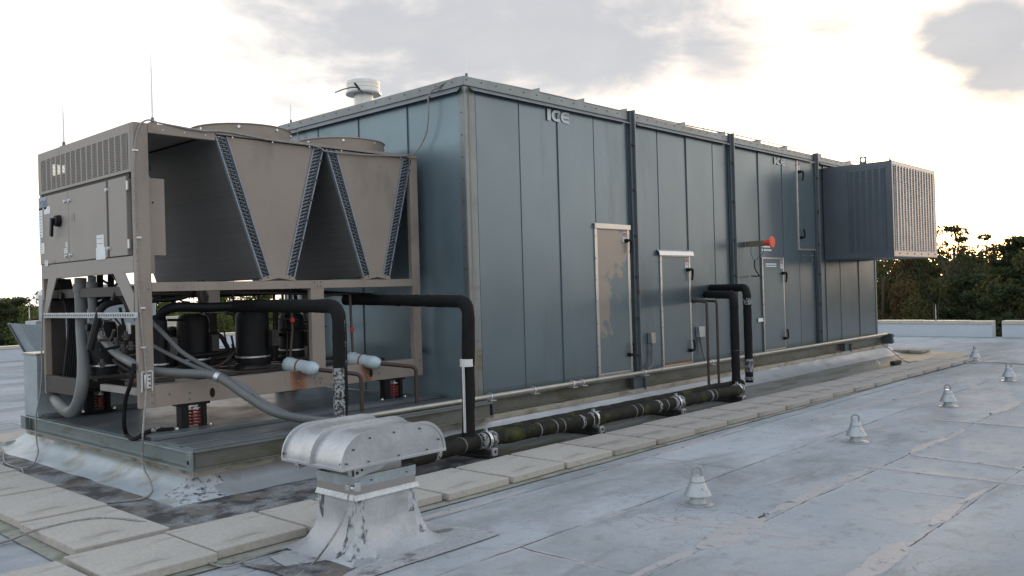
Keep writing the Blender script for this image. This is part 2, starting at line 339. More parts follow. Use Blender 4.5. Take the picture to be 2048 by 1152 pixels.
# ------------------------------------------------------------------ setting: terrain, roof, parapets
GZ = -8.0
def ground_mat():
    return mat('forest_floor', (.05, .06, .03), (.07, .06, .04), .2, .95, 0, bump=.2, bscale=2)
g = MB(); g.box(-900, 900, -900, 900, GZ-1, GZ); struct(g.build('ground', ground_mat(), smooth=False))
def roof_mat():
    m = bpy.data.materials.new('silver_coated_roof_membrane'); m.use_nodes = True; nt = m.node_tree; N = nt.nodes; L = nt.links
    b = N['Principled BSDF']; t = N.new('ShaderNodeTexCoord'); O = t.outputs['Object']
    def nz(s, d=6, r=.6, st=(1, 1, 1), loc=(0, 0, 0), dist=0):
        mp = N.new('ShaderNodeMapping'); L.new(O, mp.inputs[0]); mp.inputs[3].default_value = st; mp.inputs[1].default_value = loc
        n = N.new('ShaderNodeTexNoise'); n.inputs['Scale'].default_value = s; n.inputs['Detail'].default_value = d; n.inputs['Roughness'].default_value = r
        n.inputs['Distortion'].default_value = dist; L.new(mp.outputs[0], n.inputs['Vector']); return n
    def rg(v, a, c, lo=0., hi=1.):
        n = N.new('ShaderNodeMapRange'); L.new(v, n.inputs[0])
        for i, q in enumerate((a, c, lo, hi)): n.inputs[i+1].default_value = q
        return n.outputs[0]
    def mx(f, a, c, bl='MIX'):
        n = N.new('ShaderNodeMix'); n.data_type = 'RGBA'; n.blend_type = bl
        for i, v in ((0, f), (6, a), (7, c)):
            if isinstance(v, (int, float)): n.inputs[i].default_value = v
            elif isinstance(v, tuple): n.inputs[i].default_value = (*v, 1)
            else: L.new(v, n.inputs[i])
        return n.outputs[2]
    def mt(op, a, c):
        n = N.new('ShaderNodeMath'); n.operation = op
        for i, v in enumerate((a, c)):
            if isinstance(v, (int, float)): n.inputs[i].default_value = v
            else: L.new(v, n.inputs[i])
        return n.outputs[0]
    base = mx(rg(nz(.55, 6).outputs[0], .36, .64), (.300, .338, .372), (.375, .40, .425))
    base = mx(rg(nz(2.6, 7, .66, (.5, 1, 1)).outputs[0], .48, .72, 0, .7), base, (.40, .405, .415))
    base = mx(rg(nz(.8, 7, .62, (.55, 1.3, 1), (4, 2, 0)).outputs[0], .50, .66, 0, .85), base, (.215, .228, .236))
    base = mx(rg(nz(6, 8, .7).outputs[0], .52, .74, 0, .75), base, (.19, .20, .205))
    base = mx(rg(nz(14, 8, .75, (1, 1, 1), (2, 7, 0)).outputs[0], .5, .72, 0, .5), base, (.42, .425, .43))
    base = mx(rg(nz(.33, 5, .6, (1, 1.4, 1), (1, 8, 0), .6).outputs[0], .50, .60, 0, .38), base, (.20, .212, .22))
    base = mx(rg(nz(1.1, 9, .74, (.35, 1.5, 1), (6, 3, 0), .8).outputs[0], .54, .66, 0, .6), base, (.185, .195, .20))
    base = mx(rg(nz(60, 3).outputs[0], .5, .8, 0, .35), base, (.17, .18, .18))
    base = mx(rg(nz(1.6, 8, .7, (1, .6, 1), (9, 9, 0)).outputs[0], .60, .72, 0, .6), base, (.46, .45, .45))
    # membrane laps: sheets 0.8 m wide laid along x
    mp = N.new('ShaderNodeMapping'); mp.inputs[1].default_value = (1.15, -1.58, 0)
    wb = nz(1.7, 4); vm = N.new('ShaderNodeVectorMath'); vm.operation = 'MULTIPLY_ADD'
    L.new(wb.outputs['Color'], vm.inputs[0]); vm.inputs[1].default_value = (.07, .07, 0)
    L.new(O, vm.inputs[2]); L.new(vm.outputs[0], mp.inputs[0])
    def brick(mort, smooth):
        k = N.new('ShaderNodeTexBrick'); k.offset = .47; L.new(mp.outputs[0], k.inputs['Vector']); k.inputs['Scale'].default_value = 1
        k.inputs['Mortar Size'].default_value = mort; k.inputs['Mortar Smooth'].default_value = smooth
        k.inputs['Brick Width'].default_value = 4.6; k.inputs['Row Height'].default_value = .8
        k.inputs['Color1'].default_value = (.86, .86, .86, 1); k.inputs['Color2'].default_value = (1.08, 1.08, 1.08, 1); k.inputs['Mortar'].default_value = (.95, .95, .95, 1)
        return k
    kb = brick(.04, 1.); kn = brick(.006, .3)
    base = mx(1., base, kb.outputs['Color'], 'MULTIPLY')
    band = mt('MULTIPLY', kb.outputs['Fac'], rg(nz(1.1, 6, .7).outputs[0], .46, .62, 0, .85))
    base = mx(band, base, mx(rg(nz(11, 6).outputs[0], .4, .6), (.30, .28, .275), (.42, .40, .385)))
    crack = mt('MULTIPLY', kn.outputs['Fac'], rg(nz(2.1, 6, .75).outputs[0], .40, .56, 0, .9))
    base = mx(crack, base, (.055, .058, .062))
    vo = N.new('ShaderNodeTexVoronoi'); vo.feature = 'DISTANCE_TO_EDGE'; vo.inputs['Scale'].default_value = 5
    v2 = N.new('ShaderNodeVectorMath'); v2.operation = 'MULTIPLY_ADD'; L.new(nz(6, 4).outputs['Color'], v2.inputs[0]); v2.inputs[1].default_value = (.25, .25, 0); L.new(O, v2.inputs[2])
    L.new(v2.outputs[0], vo.inputs['Vector'])
    fine = mt('MULTIPLY', rg(vo.outputs[0], .0, .012, 1, 0), rg(nz(.9, 5, .7, (1, 1, 1), (5, 1, 0)).outputs[0], .50, .62, 0, .75))
    base = mx(fine, base, (.12, .125, .13))
    L.new(base, b.inputs['Base Color'])
    L.new(rg(nz(.9, 5).outputs[0], .35, .65, .78, .95), b.inputs['Roughness']); b.inputs['Specular IOR Level'].default_value = .14
    bp = N.new('ShaderNodeBump'); bp.inputs['Strength'].default_value = .8; bp.inputs['Distance'].default_value = .012
    hh = mt('ADD', mt('MULTIPLY', kb.outputs['Fac'], .5), mt('MULTIPLY', nz(.7, 3).outputs[0], 1.6))
    hh = mt('ADD', hh, mt('MULTIPLY', nz(30, 5).outputs[0], .25)); hh = mt('SUBTRACT', hh, mt('ADD', mt('MULTIPLY', crack, .5), mt('MULTIPLY', fine, .3)))
    L.new(hh, bp.inputs['Height']); L.new(bp.outputs[0], b.inputs['Normal'])
    return m
XE, YE, YW, XW = 22.0, 23.0, -30.0, -30.0        # roof edges
g = MB(); g.box(XW, XE, YW, YE, -.35, 0.0); struct(g.build('roof', roof_mat(), smooth=False))
bw = thing('building', (0, 0, GZ), 'pale masonry building wall below the roof deck', 'building'); 
g = MB(); g.box(XW+.1, XE-.1, YW+.1, YE-.1, GZ, -.352); g.build('wall', 'cap', bw, smooth=False)
# parapets: east one with a scupper notch
def parapet(name, segs, axis, label):
    root = thing(name, (segs[0][0], segs[0][2], 0), label, 'parapet')
    for (a0, a1, b0, b1) in segs:
        w = MB(); c = MB()
        nn = max(2, int(((b1-b0) if axis == 'y' else (a1-a0))/.5))
        if axis == 'y':
            w.box(a0, a1, b0, b1, .004, .30)
            for i in range(nn):
                q0 = b0+(b1-b0)*i/nn; q1 = b0+(b1-b0)*(i+1)/nn
                z = .375+random.uniform(-.006, .006)
                c.box(a0-.02, a1+.02, q0+.002, q1-.002, .302, z)
        else:
            w.box(a0, a1, b0, b1, .004, .30); c.box(a0, a1, b0-.02, b1+.02, .302, .375)
        w.build('upstand', 'parapet', root, smooth=False); c.build('coping', 'cap', root, bevel=.006, smooth=False)
    return root
parapet('parapet_wall', [(21.7, 22.0, -30, 5.09), (21.7, 22.0, 5.29, 23.3)], 'y', 'pale blue roof parapet with cream coping and a notch, beyond the right end of the cabinet')
parapet('parapet_wall', [(-30, 21.68, 23.0, 23.3)], 'x', 'cream capped roof parapet seen behind and left of the beige condenser')
# felt strips on the roof: dirty strip round the curb, moss strip under pavers
def sheet(name, pts, m, z, label=None, cat='felt strip', wob=.03, seg=.15, thick=.004):
    out = []
    for i in range(len(pts)):
        a = Vector((*pts[i], 0)); b = Vector((*pts[(i+1) % len(pts)], 0)); n = max(1, int((b-a).length/seg))
        for k in range(n):
            q = a.lerp(b, k/n); w = noise.noise_vector(q*1.7+Vector((0, 0, z*900)))*wob+noise.noise_vector(q*6)*wob*.4
            out.append((q.x+w.x, q.y+w.y, z))
    g = MB(); g.prism(out, (0, 0, -thick*.8)); o = g.build(name, m, smooth=False)
    if label: tag(o, label, cat)
    else: struct(o)
    return o
M['dirty'] = mat('dirty_bitumen_strip', (.045, .045, .046), (.24, .255, .265), 4.2, .65, .05, bump=.8, bscale=22, stain=(.13, .115, .095), sscale=3.5, sthr=(.53, .62), fine=.6, sstretch=(1, 1.1, 1), mid=.5, width=.07)
M['wetgreen'] = mat('algae_stained_felt', (.15, .155, .145), (.20, .20, .19), 1.4, .55, .05, bump=.4, bscale=16, stain=(.085, .085, .05), sscale=1.5, sthr=(.50, .62), fine=.3, sstretch=(.7, 2.5, 1))
sheet('stained_membrane', [(1.85, 4.75), (5.2, 4.72), (5.2, 6.2), (2.95, 6.2), (2.95, 10.2), (2.0, 10.3)], 'dirty', .006, wob=.05)
sheet('stained_membrane', [(5.21, 4.70), (16.9, 4.45), (17.3, 5.3), (16.8, 6.3), (5.21, 6.2)], 'wetgreen', .006, wob=.03)
sheet('walkway_felt', [(1.5, 4.125), (9, 4.08), (15.3, 4.12), (15.3, 4.7), (9, 4.8), (1.5, 4.82)], 'mossedge', .010, wob=.012)
sheet('walkway_felt', [(1.70, 4.84), (2.36, 4.84), (2.36, 9.4), (1.72, 9.4)], 'mossedge', .010, wob=.012)
# cracked mastic strips along the laps: ragged, each a hair above the last
for k, (xa, ya, xb, yb_, wd) in enumerate([(3.95, 2.385, 4.75, 2.40, .10), (4.42, 2.05, 4.36, 2.95, .05), (3.85, 1.585, 4.7, 1.59, .055), (5.1, 1.58, 6.2, 1.57, .035), (4.8, 2.40, 6.35, 2.385, .035), (3.3, 2.37, 3.9, 2.38, .05), (6.42, 1.4, 6.46, 2.5, .035),
        (6.95, 1.4, 7.06, 2.35, .03), (7.1, 2.34, 8.6, 2.33, .03), (3.3, 3.985, 4.4, 4.0, .028), (6.0, 3.97, 7.6, 3.95, .03), (8.3, 3.66, 10.2, 3.60, .05), (10.2, 3.5, 12.6, 3.42, .06), (8.9, 1.8, 8.93, 2.7, .035), (9.6, 2.35, 11.6, 2.32, .05), (7.9, 3.05, 8.4, 3.0, .03)]):
    a = Vector((xa, ya, 0)); b = Vector((xb, yb_, 0)); d = (b-a); L_ = d.length; d.normalize(); nr = Vector((-d.y, d.x, 0)); n = max(8, int(L_/.035)); zt = .0035+.00035*k; vs = []
    for i in range(n+1):
        t = i/n; q = a+d*(L_*t); w = wd*min(1, 6*t+.15, 6*(1-t)+.15)*(.75+.9*noise.noise(q*2.3+Vector((k, 0, 0))))
        c = q+nr*(.06*noise.noise(q*1.3)); wa = max(.004, w+.016*noise.noise(q*21)); wb = max(.004, w+.016*noise.noise(q*21+Vector((5, 5, 5))))
        vs += [c+nr*wa+Vector((0, 0, zt)), c-nr*wb+Vector((0, 0, zt)), c+nr*(wa+.004)+Vector((0, 0, .0005)), c-nr*(wb+.004)+Vector((0, 0, .0005))]
    fs = []
    for i in range(n): j = 4*i; fs += [(j, j+4, j+5, j+1), (j+2, j+6, j+4, j), (j+1, j+5, j+7, j+3)]
    g = MB(); g.add(vs, fs); struct(g.build('mastic_strip', 'mastic', smooth=False))

# ------------------------------------------------------------------ roof curb with flashing
PX0, PY0, PY1 = 2.876, 5.74, 8.99; BX0, BX1, BY0, BY1 = 5.936, 16.76, 6.04, 9.30; ZD = .314; ZR = 3.484
curb = thing('roof_curb', (9, 7, 0), 'raised roof curb wrapped in silver painted flashing under the steel platform and the cabinet', 'roof curb')
cx0, cx1, cy0, cy1 = 2.96, 16.70, 5.84, 9.2
m_ = MB(); m_.box(cx0, cx1, cy0, cy1, 0, .172)
m_.build('curb_box', 'curbmetal', curb, smooth=False)
m_ = MB()
for y in (cy0,): m_.box(cx0-.006, cx1+.006, y-.012, y, .125, .131); m_.box(cx0-.006, cx1+.006, y-.008, y, .118, .175)
m_.box(cx0-.008, cx0, cy0, cy1, .118, .175)
m_.build('counter_flashing', 'curbmetal', curb, smooth=False)
def flash_loop(x0, x1, y0, y1, prof, amp, seg=.09, fr=3.0):
    """rectangular ring swept outward by prof [(offset,z)]; crumpled by noise"""
    loop = []
    cs = [(x0, y0, -1, -1), (x1, y0, 1, -1), (x1, y1, 1, 1), (x0, y1, -1, 1)]
    for i in range(4):
        a, b = cs[i], cs[(i+1) % 4]; L_ = math.hypot(b[0]-a[0], b[1]-a[1]); n = max(2, int(L_/seg))
        for k in range(n):
            t = k/n; ox = a[2]+(b[2]-a[2])*t; oy = a[3]+(b[3]-a[3])*t
            if i in (0, 2): ox = a[2] if k == 0 else 0
            else: oy = a[3] if k == 0 else 0
            if i == 0: oy = -1
            if i == 2: oy = 1
            if i == 1: ox = 1
            if i == 3: ox = -1
            loop.append((a[0]+(b[0]-a[0])*t, a[1]+(b[1]-a[1])*t, ox, oy))
    vs = []; n = len(loop)
    for j, (off, z) in enumerate(prof):
        for (x, y, ox, oy) in loop:
            v = Vector((x+ox*off, y+oy*off, z)); w = noise.noise_vector(v*fr)*amp+noise.noise_vector(v*fr*3.3)*amp*.35
            f = 0 if j == 0 else 1
            v += Vector((w.x, w.y, w.z*(.6 if j < len(prof)-1 else 0)))*f; v.z = max(v.z, .008 if j < len(prof)-1 else .004); vs.append(v)
    fs = [(j*n+k, j*n+(k+1) % n, (j+1)*n+(k+1) % n, (j+1)*n+k) for j in range(len(prof)-1) for k in range(n)]
    return vs, fs
vs, fs = flash_loop(cx0, cx1, cy0, cy1, [(.006, .122), (.022, .110), (.05, .088), (.09, .058), (.145, .033), (.215, .016), (.29, .006)], .022)
nn_ = len(vs)//7
fl = MB(); fl.add(vs, fs)
fo = fl.build('flashing', ['silverold', 'crack', 'silver'], curb, smooth=True, ang=60)
for p in fo.data.polygons:
    c = p.center+Vector((9, 7, 0)); dcorner = math.hypot(c.x-(cx0-.1), c.y-(cy0-.1))
    if dcorner < .20+.16*noise.noise(c*5): p.material_index = 1
    elif c.y < cy0-.01 and c.x > 3.0: p.material_index = 2

# ------------------------------------------------------------------ steel platform
plat = thing('steel_platform', (4.4, 7.3, .17), 'blue grey steel deck platform on channel beams carrying the beige condenser', 'platform')
m_ = MB(); m_.box(PX0+.03, BX0-.004, PY0+.03, PY1-.03, ZD-.02, ZD-.004); m_.build('deck_plate', 'deck', plat, smooth=False)
def channel_y(x, y0, y1, z0, z1, out):      # C channel running along y, open towards out (-1: to -x)
    g = MB(); w = .055
    g.box(min(x, x+w*-out), max(x, x-w*out), y0, y1, z1-.012, z1); g.box(min(x, x-w*out), max(x, x-w*out), y0, y1, z0, z0+.012)
    xw = x-out*w; g.box(min(xw, xw-out*.01), max(xw, xw-out*.01), y0, y1, z0, z1); return g
def channel_x(y, x0, x1, z0, z1):
    g = MB(); w = .05
    g.box(x0, x1, y, y+w, z1-.012, z1); g.box(x0, x1, y, y+w, z0, z0+.012); g.box(x0, x1, y+w, y+w+.01, z0, z1); return g
z0 = .178
g = channel_y(PX0, PY0+.05, PY1, z0, ZD, -1)
for zz in (z0+.03, ZD-.036): g.add([(PX0+.052, PY0+.05, zz-.014), (PX0+.052, PY1, zz-.014), (PX0+.052, PY1, zz+.014), (PX0+.052, PY0+.05, zz+.014)], [(0, 1, 2, 3)])
g.build('edge_beam', 'beam', plat, bevel=.003)
g = channel_x(PY0, PX0+.03, BX0-.02, z0, ZD); g.build('edge_beam', 'rail', plat, bevel=.003)
g = channel_x(PY1-.07, PX0+.03, BX0-.02, z0, ZD); g.build('edge_beam', 'beam', plat, bevel=.003)
g = MB(); g.box(PX0-.004, PX0+.02, PY0-.004, PY0+.05, z0-.002, ZD+.002); g.build('lifting_lug', 'beam', plat, bevel=.003)
g = MB(); g.cyl((PX0-.006, PY0+.025, .24), (PX0-.0035, PY0+.025, .24), .016, n=16); g.build('lug_hole', 'black', plat)
# raised deck strips (hat sections) along x and y
for (y, w) in ((5.80, .17), (6.02, .30), (6.46, .20), (8.62, .10)):
    g = MB(); g.box(PX0+.06, BX0-.03, y, y+w, ZD-.003, ZD+.012+(.02 if y in (6.46, 8.62) else 0)); g.build('deck_strip', 'deck', plat, bevel=.004)
for y in (6.46, 8.62):
    g = MB(); g.box(PX0+.055, PX0+.062, y+.01, y+.19 if y < 7 else y+.09, ZD+.0, ZD+.03); g.build('strip_end', 'inner', plat)
# ------------------------------------------------------------------ air handler cabinet
ah = thing('air_handler_cabinet', (11, 7.6, .17), 'huge blue grey steel air handling cabinet with vertical panel seams behind the pipes', 'air handler')
g = MB(); g.box(BX0+.03, BX1-.03, BY0+.03, BY1-.03, ZD, ZR-.06); g.build('core', 'black', ah, smooth=False)
XS = [6.09, 6.73, 7.36, 8.01, 8.76, 9.34, 10.03, 10.72, 11.24, 12.07, 12.86, 13.41, 14.12, 14.44, 15.05, 15.9, 16.76]
g = MB()
def panel(g, axis, a0, a1, c, z0, z1, out):
    t = [random.uniform(-.004, .004) for _ in range(3)]; gp = .0022; n, m = 7, 22; sd = random.uniform(0, 99); co = []
    for j in range(m+1):
        for i in range(n+1):
            u, v = i/n, j/m; q = a0+gp+(a1-a0-2*gp)*u; z = z0+(z1-z0)*v; e = min(1, 6*u, 6*(1-u))
            d = c+t[0]*(1-u)+t[1]*u+t[2]*v+e*.0055*noise.noise(Vector((q*1.5, sd, z*1.1)))+e*.0018*noise.noise(Vector((q*5, sd, z*3)))
            co.append((q, d, z) if axis == 'x' else (d, q, z))
    k = len(co); off = Vector((0, .02*out, 0)) if axis == 'x' else Vector((.02*out, 0, 0)); w = n+1
    fs = [(j*w+i, j*w+i+1, (j+1)*w+i+1, (j+1)*w+i) for j in range(m) for i in range(n)]
    rim = [i for i in range(w)]+[j*w+n for j in range(1, m+1)]+[m*w+i for i in range(n-1, -1, -1)]+[j*w for j in range(m-1, 0, -1)]
    co2 = co+[Vector(co[i])+off for i in rim]; L_ = len(rim)
    fs += [(rim[i], k+i, k+(i+1) % L_, rim[(i+1) % L_]) for i in range(L_)]; g.add(co2, fs)
def panel_flat(g, axis, a0, a1, c, z0, z1, out):
    """thin pan with a hair of random tilt, gap 3 mm"""
    t = [random.uniform(-.004, .004) for _ in range(3)]; gp = .0025
    if axis == 'x':
        co = [(a0+gp, c+t[0], z0), (a1-gp, c+t[1], z0), (a1-gp, c+t[2], z1), (a0+gp, c+t[0]+t[2]-t[1], z1)]; g.prism(co, (0, .02*out, 0))
    else:
        co = [(c+t[0], a0+gp, z0), (c+t[1], a1-gp, z0), (c+t[2], a1-gp, z1), (c+t[0]+t[2]-t[1], a0+gp, z1)]; g.prism(co, (.02*out, 0, 0))
for a, b in zip(XS[:-1], XS[1:]): panel(g, 'x', a, b, BY0+.006, ZD, 3.40, 1)
g.build('side_panels', 'wall', ah)
for x in XS[1:-1]:
    if min(abs(x-q) for q in (8.76, 11.24, 14.12)) > .01:
        g = MB(); g.box(x-.0015, x+.0015, BY0-.003, BY0+.02, ZD+.01, 3.40); g.build('panel_seam', 'seam', ah)
g = MB(); YS = [6.12, 6.905, 7.733, 8.5, 9.26]
for a, b in zip(YS[:-1], YS[1:]): panel(g, 'y', a, b, BX0+.006, ZD, 3.40, 1)
g.build('end_panels', 'wallend', ah)
for y in YS[1:-1]: g = MB(); g.box(BX0-.0035, BX0+.02, y-.002, y+.002, ZD+.01, 3.40); g.build('panel_seam', 'seam', ah)
g = MB(); g.box(BX1-.02, BX1, BY0+.02, BY1, ZD, 3.4); g.box(BX0, BX1, BY1-.02, BY1, ZD, 3.4); g.build('rear_panels', 'wall', ah)
g = MB(); g.box(BX0, BX0+.085, BY0, BY0+.012, ZD, 3.44); g.box(BX0, BX0+.012, BY0+.012, BY0+.08, ZD, 3.44); g.build('corner_trim', 'trim', ah, bevel=.003)
g = MB(); g.box(BX0+.085, BX0+.150, BY0+.001, BY0+.008, ZD, 3.40); g.build('corner_trim', 'trim', ah, bevel=.002)
M['ruststreak'] = mat('rust_streak', (.24, .19, .12), (.17, .165, .14), 3, .6, .3, stain=(.25, .15, .06), sscale=3, sthr=(.5, .7), sstretch=(8, 1, .5))
g = MB()
for i in range(44):
    za = ZD+.02+i*(3.38-ZD)/44; zb = za+(3.38-ZD)/44
    if i % 1 == 0:
        w0 = .010+.006*noise.noise(Vector((0, 0, za*3))); w1 = .010+.006*noise.noise(Vector((0, 0, zb*3))); cxx = BX0+.055
        g.add([(cxx-w0, BY0-.0015, za), (cxx+w0, BY0-.0015, za), (cxx+w1, BY0-.0015, zb), (cxx-w1, BY0-.0015, zb)], [(0, 1, 2, 3)])
g.build('rust_run', 'ruststreak', ah)
g = MB(); g.box(BX1-.06, BX1+.004, BY0-.004, BY0+.02, ZD, 3.44); g.build('corner_trim', 'trim', ah, bevel=.003)
# roof and fascia
g = MB(); g.box(BX0-.01, BX1+.01, BY0-.01, BY1+.01, ZR-.02, ZR); g.build('roof_panel', 'trim', ah, smooth=False)
g = MB(); g.box(BX0-.018, BX1+.01, BY0-.018, BY0-.01, ZR-.085, ZR+.004); g.box(BX0-.018, BX0-.01, BY0-.01, BY1+.01, ZR-.085, ZR+.004)
g.build('roof_fascia', 'trim', ah, bevel=.002)
for (a, b) in ((BX0+.06, 8.66), (8.82, 11.12), (11.27, 13.98), (14.2, 16.7)):
    g = MB(); g.prism([(a, BY0-.012, ZR-.088), (a, BY0-.062, ZR-.125), (a, BY0-.062, ZR-.137), (a, BY0+.0, ZR-.098)], (b-a, 0, 0)); g.build('drip_edge', 'trim', ah, bevel=.0015)
g = MB(); g.prism([(BX0-.012, BY0+.04, ZR-.088), (BX0-.062, BY0+.04, ZR-.135), (BX0-.062, BY0+.04, ZR-.147), (BX0, BY0+.04, ZR-.098)], (0, BY1-BY0-.06, 0)); g.build('drip_edge', 'trim', ah, bevel=.0015)
g = MB(); x = BX0+.02
while x < 16.6: g.disc((x, BY0-.018, ZR-.03), .008, (0, -1, 0), .006, 8); x += .21
y = BY0+.15
while y < BY1: g.disc((BX0-.018, y, ZR-.03), .008, (-1, 0, 0), .006, 8); y += .24
for k in range(14): g.disc((BX0-.0, BY0+.05, .5+k*.22), .007, (-1, 0, 0), .006, 8)
build_each(g, 'rivet', 'dark', ah)
for x in (7.0, 7.78, 8.62, 9.95, 11.02, 12.1, 13.0, 14.3, 15.6):
    g = MB(); g.prism([(x-.09, BY0-.012, ZR+.004), (x+.06, BY0-.012, ZR+.004), (x+.06, BY0-.012, ZR+.06)], (0, .01, 0)); g.box(x+.055, x+.065, BY0-.012, BY0+.12, ZR+.004, ZR+.06)
    g.build('roof_clip', 'trim', ah, bevel=.002)
# structural mullions
for x in (8.69, 11.15, 14.02):
    mo = MB(); mo.box(x, x+.055, BY0-.045, BY0-.002, ZD-.02, ZR+.03); mo.box(x-.012, x+.0, BY0-.012, BY0-.002, ZD-.02, ZR-.06)
    mo = mo.build('mullion', 'dark', ah, bevel=.003)
    g = MB(); g.box(x+.056, x+.075, BY0-.075, BY0-.002, ZD-.02, ZR+.04); g.build('flange', 'trim', mo, bevel=.002)
    g = MB()
    for z in (.55, 1.0, 1.5, 2.0, 2.55, 3.1): g.cyl((x+.03, BY0-.05, z), (x+.03, BY0-.068, z), .016, .013, 6); g.disc((x+.03, BY0-.045, z), .022, (0, -1, 0), .004, 12)
    build_each(g, 'bolt', 'inner', mo)
# base rail and curb angle
g = MB(); yb = 5.905
g.box(BX0-.02, BX1, yb, yb+.14, ZD-.012, ZD-.001); g.box(BX0-.02, BX1, yb, yb+.05, .178, .19); g.box(BX0-.02, BX1, yb+.05, yb+.06, .178, ZD-.001); g.box(BX0+.002, BX1, yb+.06, BY0+.03, ZD-.014, ZD+.012)
g.build('base_rail', 'rail', ah, bevel=.003)
for x, big in ((6.0, 1), (8.62, 1), (14.9, 1), (16.72, 0)):
    g = MB()
    if big:
        g.box(x-.22, x-.02, yb-.06, yb-.052, .16, ZD-.02); g.box(x-.02, x-.008, yb-.09, yb, .155, ZD-.02); g.box(x-.22, x-.01, yb-.08, yb, ZD-.02, ZD-.012); g.box(x-.2, x-.19, yb-.05, yb, .17, ZD-.02)
    else:
        g.prism([(x, yb-.14, .17), (x, yb+.06, .17), (x, yb+.06, .36), (x, yb-.14, .36)], (.02, 0, 0)); g.box(x-.02, x+.11, yb-.14, yb-.125, .18, .35)
    g.build('lifting_bracket', 'dark', ah, bevel=.003)
g = MB(); g.cyl((16.79, yb-.1415, .265), (16.79, yb-.144, .265), .028, n=16); g.build('bracket_hole', 'cap', ah)
# conduits along the base of the cabinet (grouped straps are its sub-parts)
rc = MB(); yq = 5.862; rc.tube([(BX0-1.95, yq, .352), (BX1+.02, yq, .352)], .024, 12)
rc.tube([(BX1+.02, yq, .352), (BX1+.05, yq, .352)], .034, 10)
for x in (7.26, 9.0, 11.4, 14.2, 15.3): rc.cyl((x, yq, .352), (x+.06, yq, .352), .030, n=12)
rcp = rc.build('rail_conduit', 'pipewhite', ah)
for x in (5.98, 6.62, 7.25, 7.42, 8.62, 10.2):
    g = MB(); g.tube([(x+.02, yq-.01, .32), (x+.02, yq-.032, .345), (x+.02, yq-.02, .375), (x+.02, yq+.01, .385), (x+.02, yq+.05, .36)], .006, 6)
    g.box(x-.02, x+.06, yq-.05, yq+.03, .312, .322); g.build('pipe_strap', 'zinc', rcp)
# doors ----------------------------------------------------------------
def handle(x, z, parent, up=False):
    s = -1 if not up else 1; h = MB()
    h.cyl((x-.035, BY0-.005, z), (x-.035, BY0-.05, z), .026, .022, 14)
    h.tube(crv([(x-.04, BY0-.045, z), (x+.005, BY0-.062, z+.004), (x+.022, BY0-.06, z+s*.03), (x+.024, BY0-.056, z+s*.09), (x+.012, BY0-.052, z+s*.14)], 5), [.017]*5+[.016]*5+[.015]*5+[.014]*5+[.010], 10)
    return h.build('door_handle', 'black', parent)
def danger(x, z, parent, w=.075, h=.12):
    y = BY0-.0108; g = MB(); g.box(x, x+w, y-.003, y, z, z+h); s = g.build('danger_sign', 'white', parent)
    g = MB(); g.box(x+.004, x+w-.004, y-.0045, y-.0032, z+h*.56, z+h-.006); g.build('red_band', M['redsign'], s)
    g = MB(); text_mb('DANGER', w*.19, (x+w*.13, y-.0055, z+h*.68), (1, 0, 0), (0, 0, 1), (0, 0, 0), g); g.build('lettering', 'white', s, smooth=False)
    g = MB()
    for k, (a, b) in enumerate(((.1, .8), (.15, .9), (.2, .7))): g.box(x+w*a, x+w*b, y-.0045, y-.0032, z+h*(.42-.13*k), z+h*(.42-.13*k)+.006)
    g.build('small_print', 'ink', s)
M['redsign'] = mat('danger_red', (.42, .07, .08), None, 10, .5)
def door(x0, x1, z0, z1, fw, skin, label, hand=((.92, 1), (.12, 0)), cap=None, side=1, sign=True):
    y = BY0; g = MB(); g.box(x0+fw, x1-fw, y-.010, y+.001, z0+fw, z1-fw)
    d = g.build('access_door', skin, ah, bevel=.003); d['label'] = label
    f = MB(); t = .016
    f.box(x0, x0+fw, y-t, y+.002, z0, z1); f.box(x1-fw, x1, y-t, y+.002, z0, z1)
    f.box(x0+fw+.001, x1-fw-.001, y-t, y+.002, z0, z0+fw); f.box(x0+fw+.001, x1-fw-.001, y-t, y+.002, z1-fw, z1)
    f.build('door_frame', 'doorframe', d, bevel=.004)
    s = MB(); n = 7
    for i in range(n):
        z = z0+(z1-z0)*(i+.5)/n
        for x in (x0+.003, x1-.003): s.disc((x, y-t, z), .007, (0, -1, 0), .004, 7)
    build_each(s, 'screw', 'dark', d)
    hx = x1-fw-.01 if side > 0 else x0+fw+.075
    for fz, dn in hand: handle(hx, z0+(z1-z0)*fz, d, up=not dn)
    if sign: danger((x1-fw-.095) if side > 0 else x0+fw+.01, z1-fw-.14, d)
    if cap:
        c = MB(); a, b, zc = cap; c.prism([(a, y-.002, zc+.075), (a, y-.035, zc+.055), (a, y-.05, zc), (a, y-.044, zc), (a, y-.03, zc+.048), (a, y-.002, zc+.065)], (b-a, 0, 0))
        c.build('drip_cap', 'zinc', d, bevel=.001)
    return d
d1 = door(7.965, 8.655, .335, 2.10, .045, 'doorworn', 'tall door with peeled beige patches and pale frame', ((.905, 1), (.13, 0)))
g = MB(); g.box(7.955, 8.665, BY0-.030, BY0-.018, 2.062, 2.125); g.build('head_trim', 'doorframe', d1, bevel=.004)
d2 = door(9.315, 10.035, .33, 1.785, .035, 'door', 'grey door under a bent silver drip cap', ((.86, 1), (.13, 0)), cap=(9.26, 10.08, 1.765))
g = MB(); g.box(9.355, 9.995, BY0-.014, BY0-.011, .366, .395); g.build('rust_run', 'rust', d2)
d3 = door(12.09, 12.82, .34, 1.765, .028, 'door', 'narrow low door with silver frame right of the black risers', ((.83, 1), (.12, 0)))
d4 = door(13.385, 14.13, 1.89, 3.365, .028, 'door', 'narrow high door beside the louvred intake', ((.86, 1), (.14, 0)), side=-1)
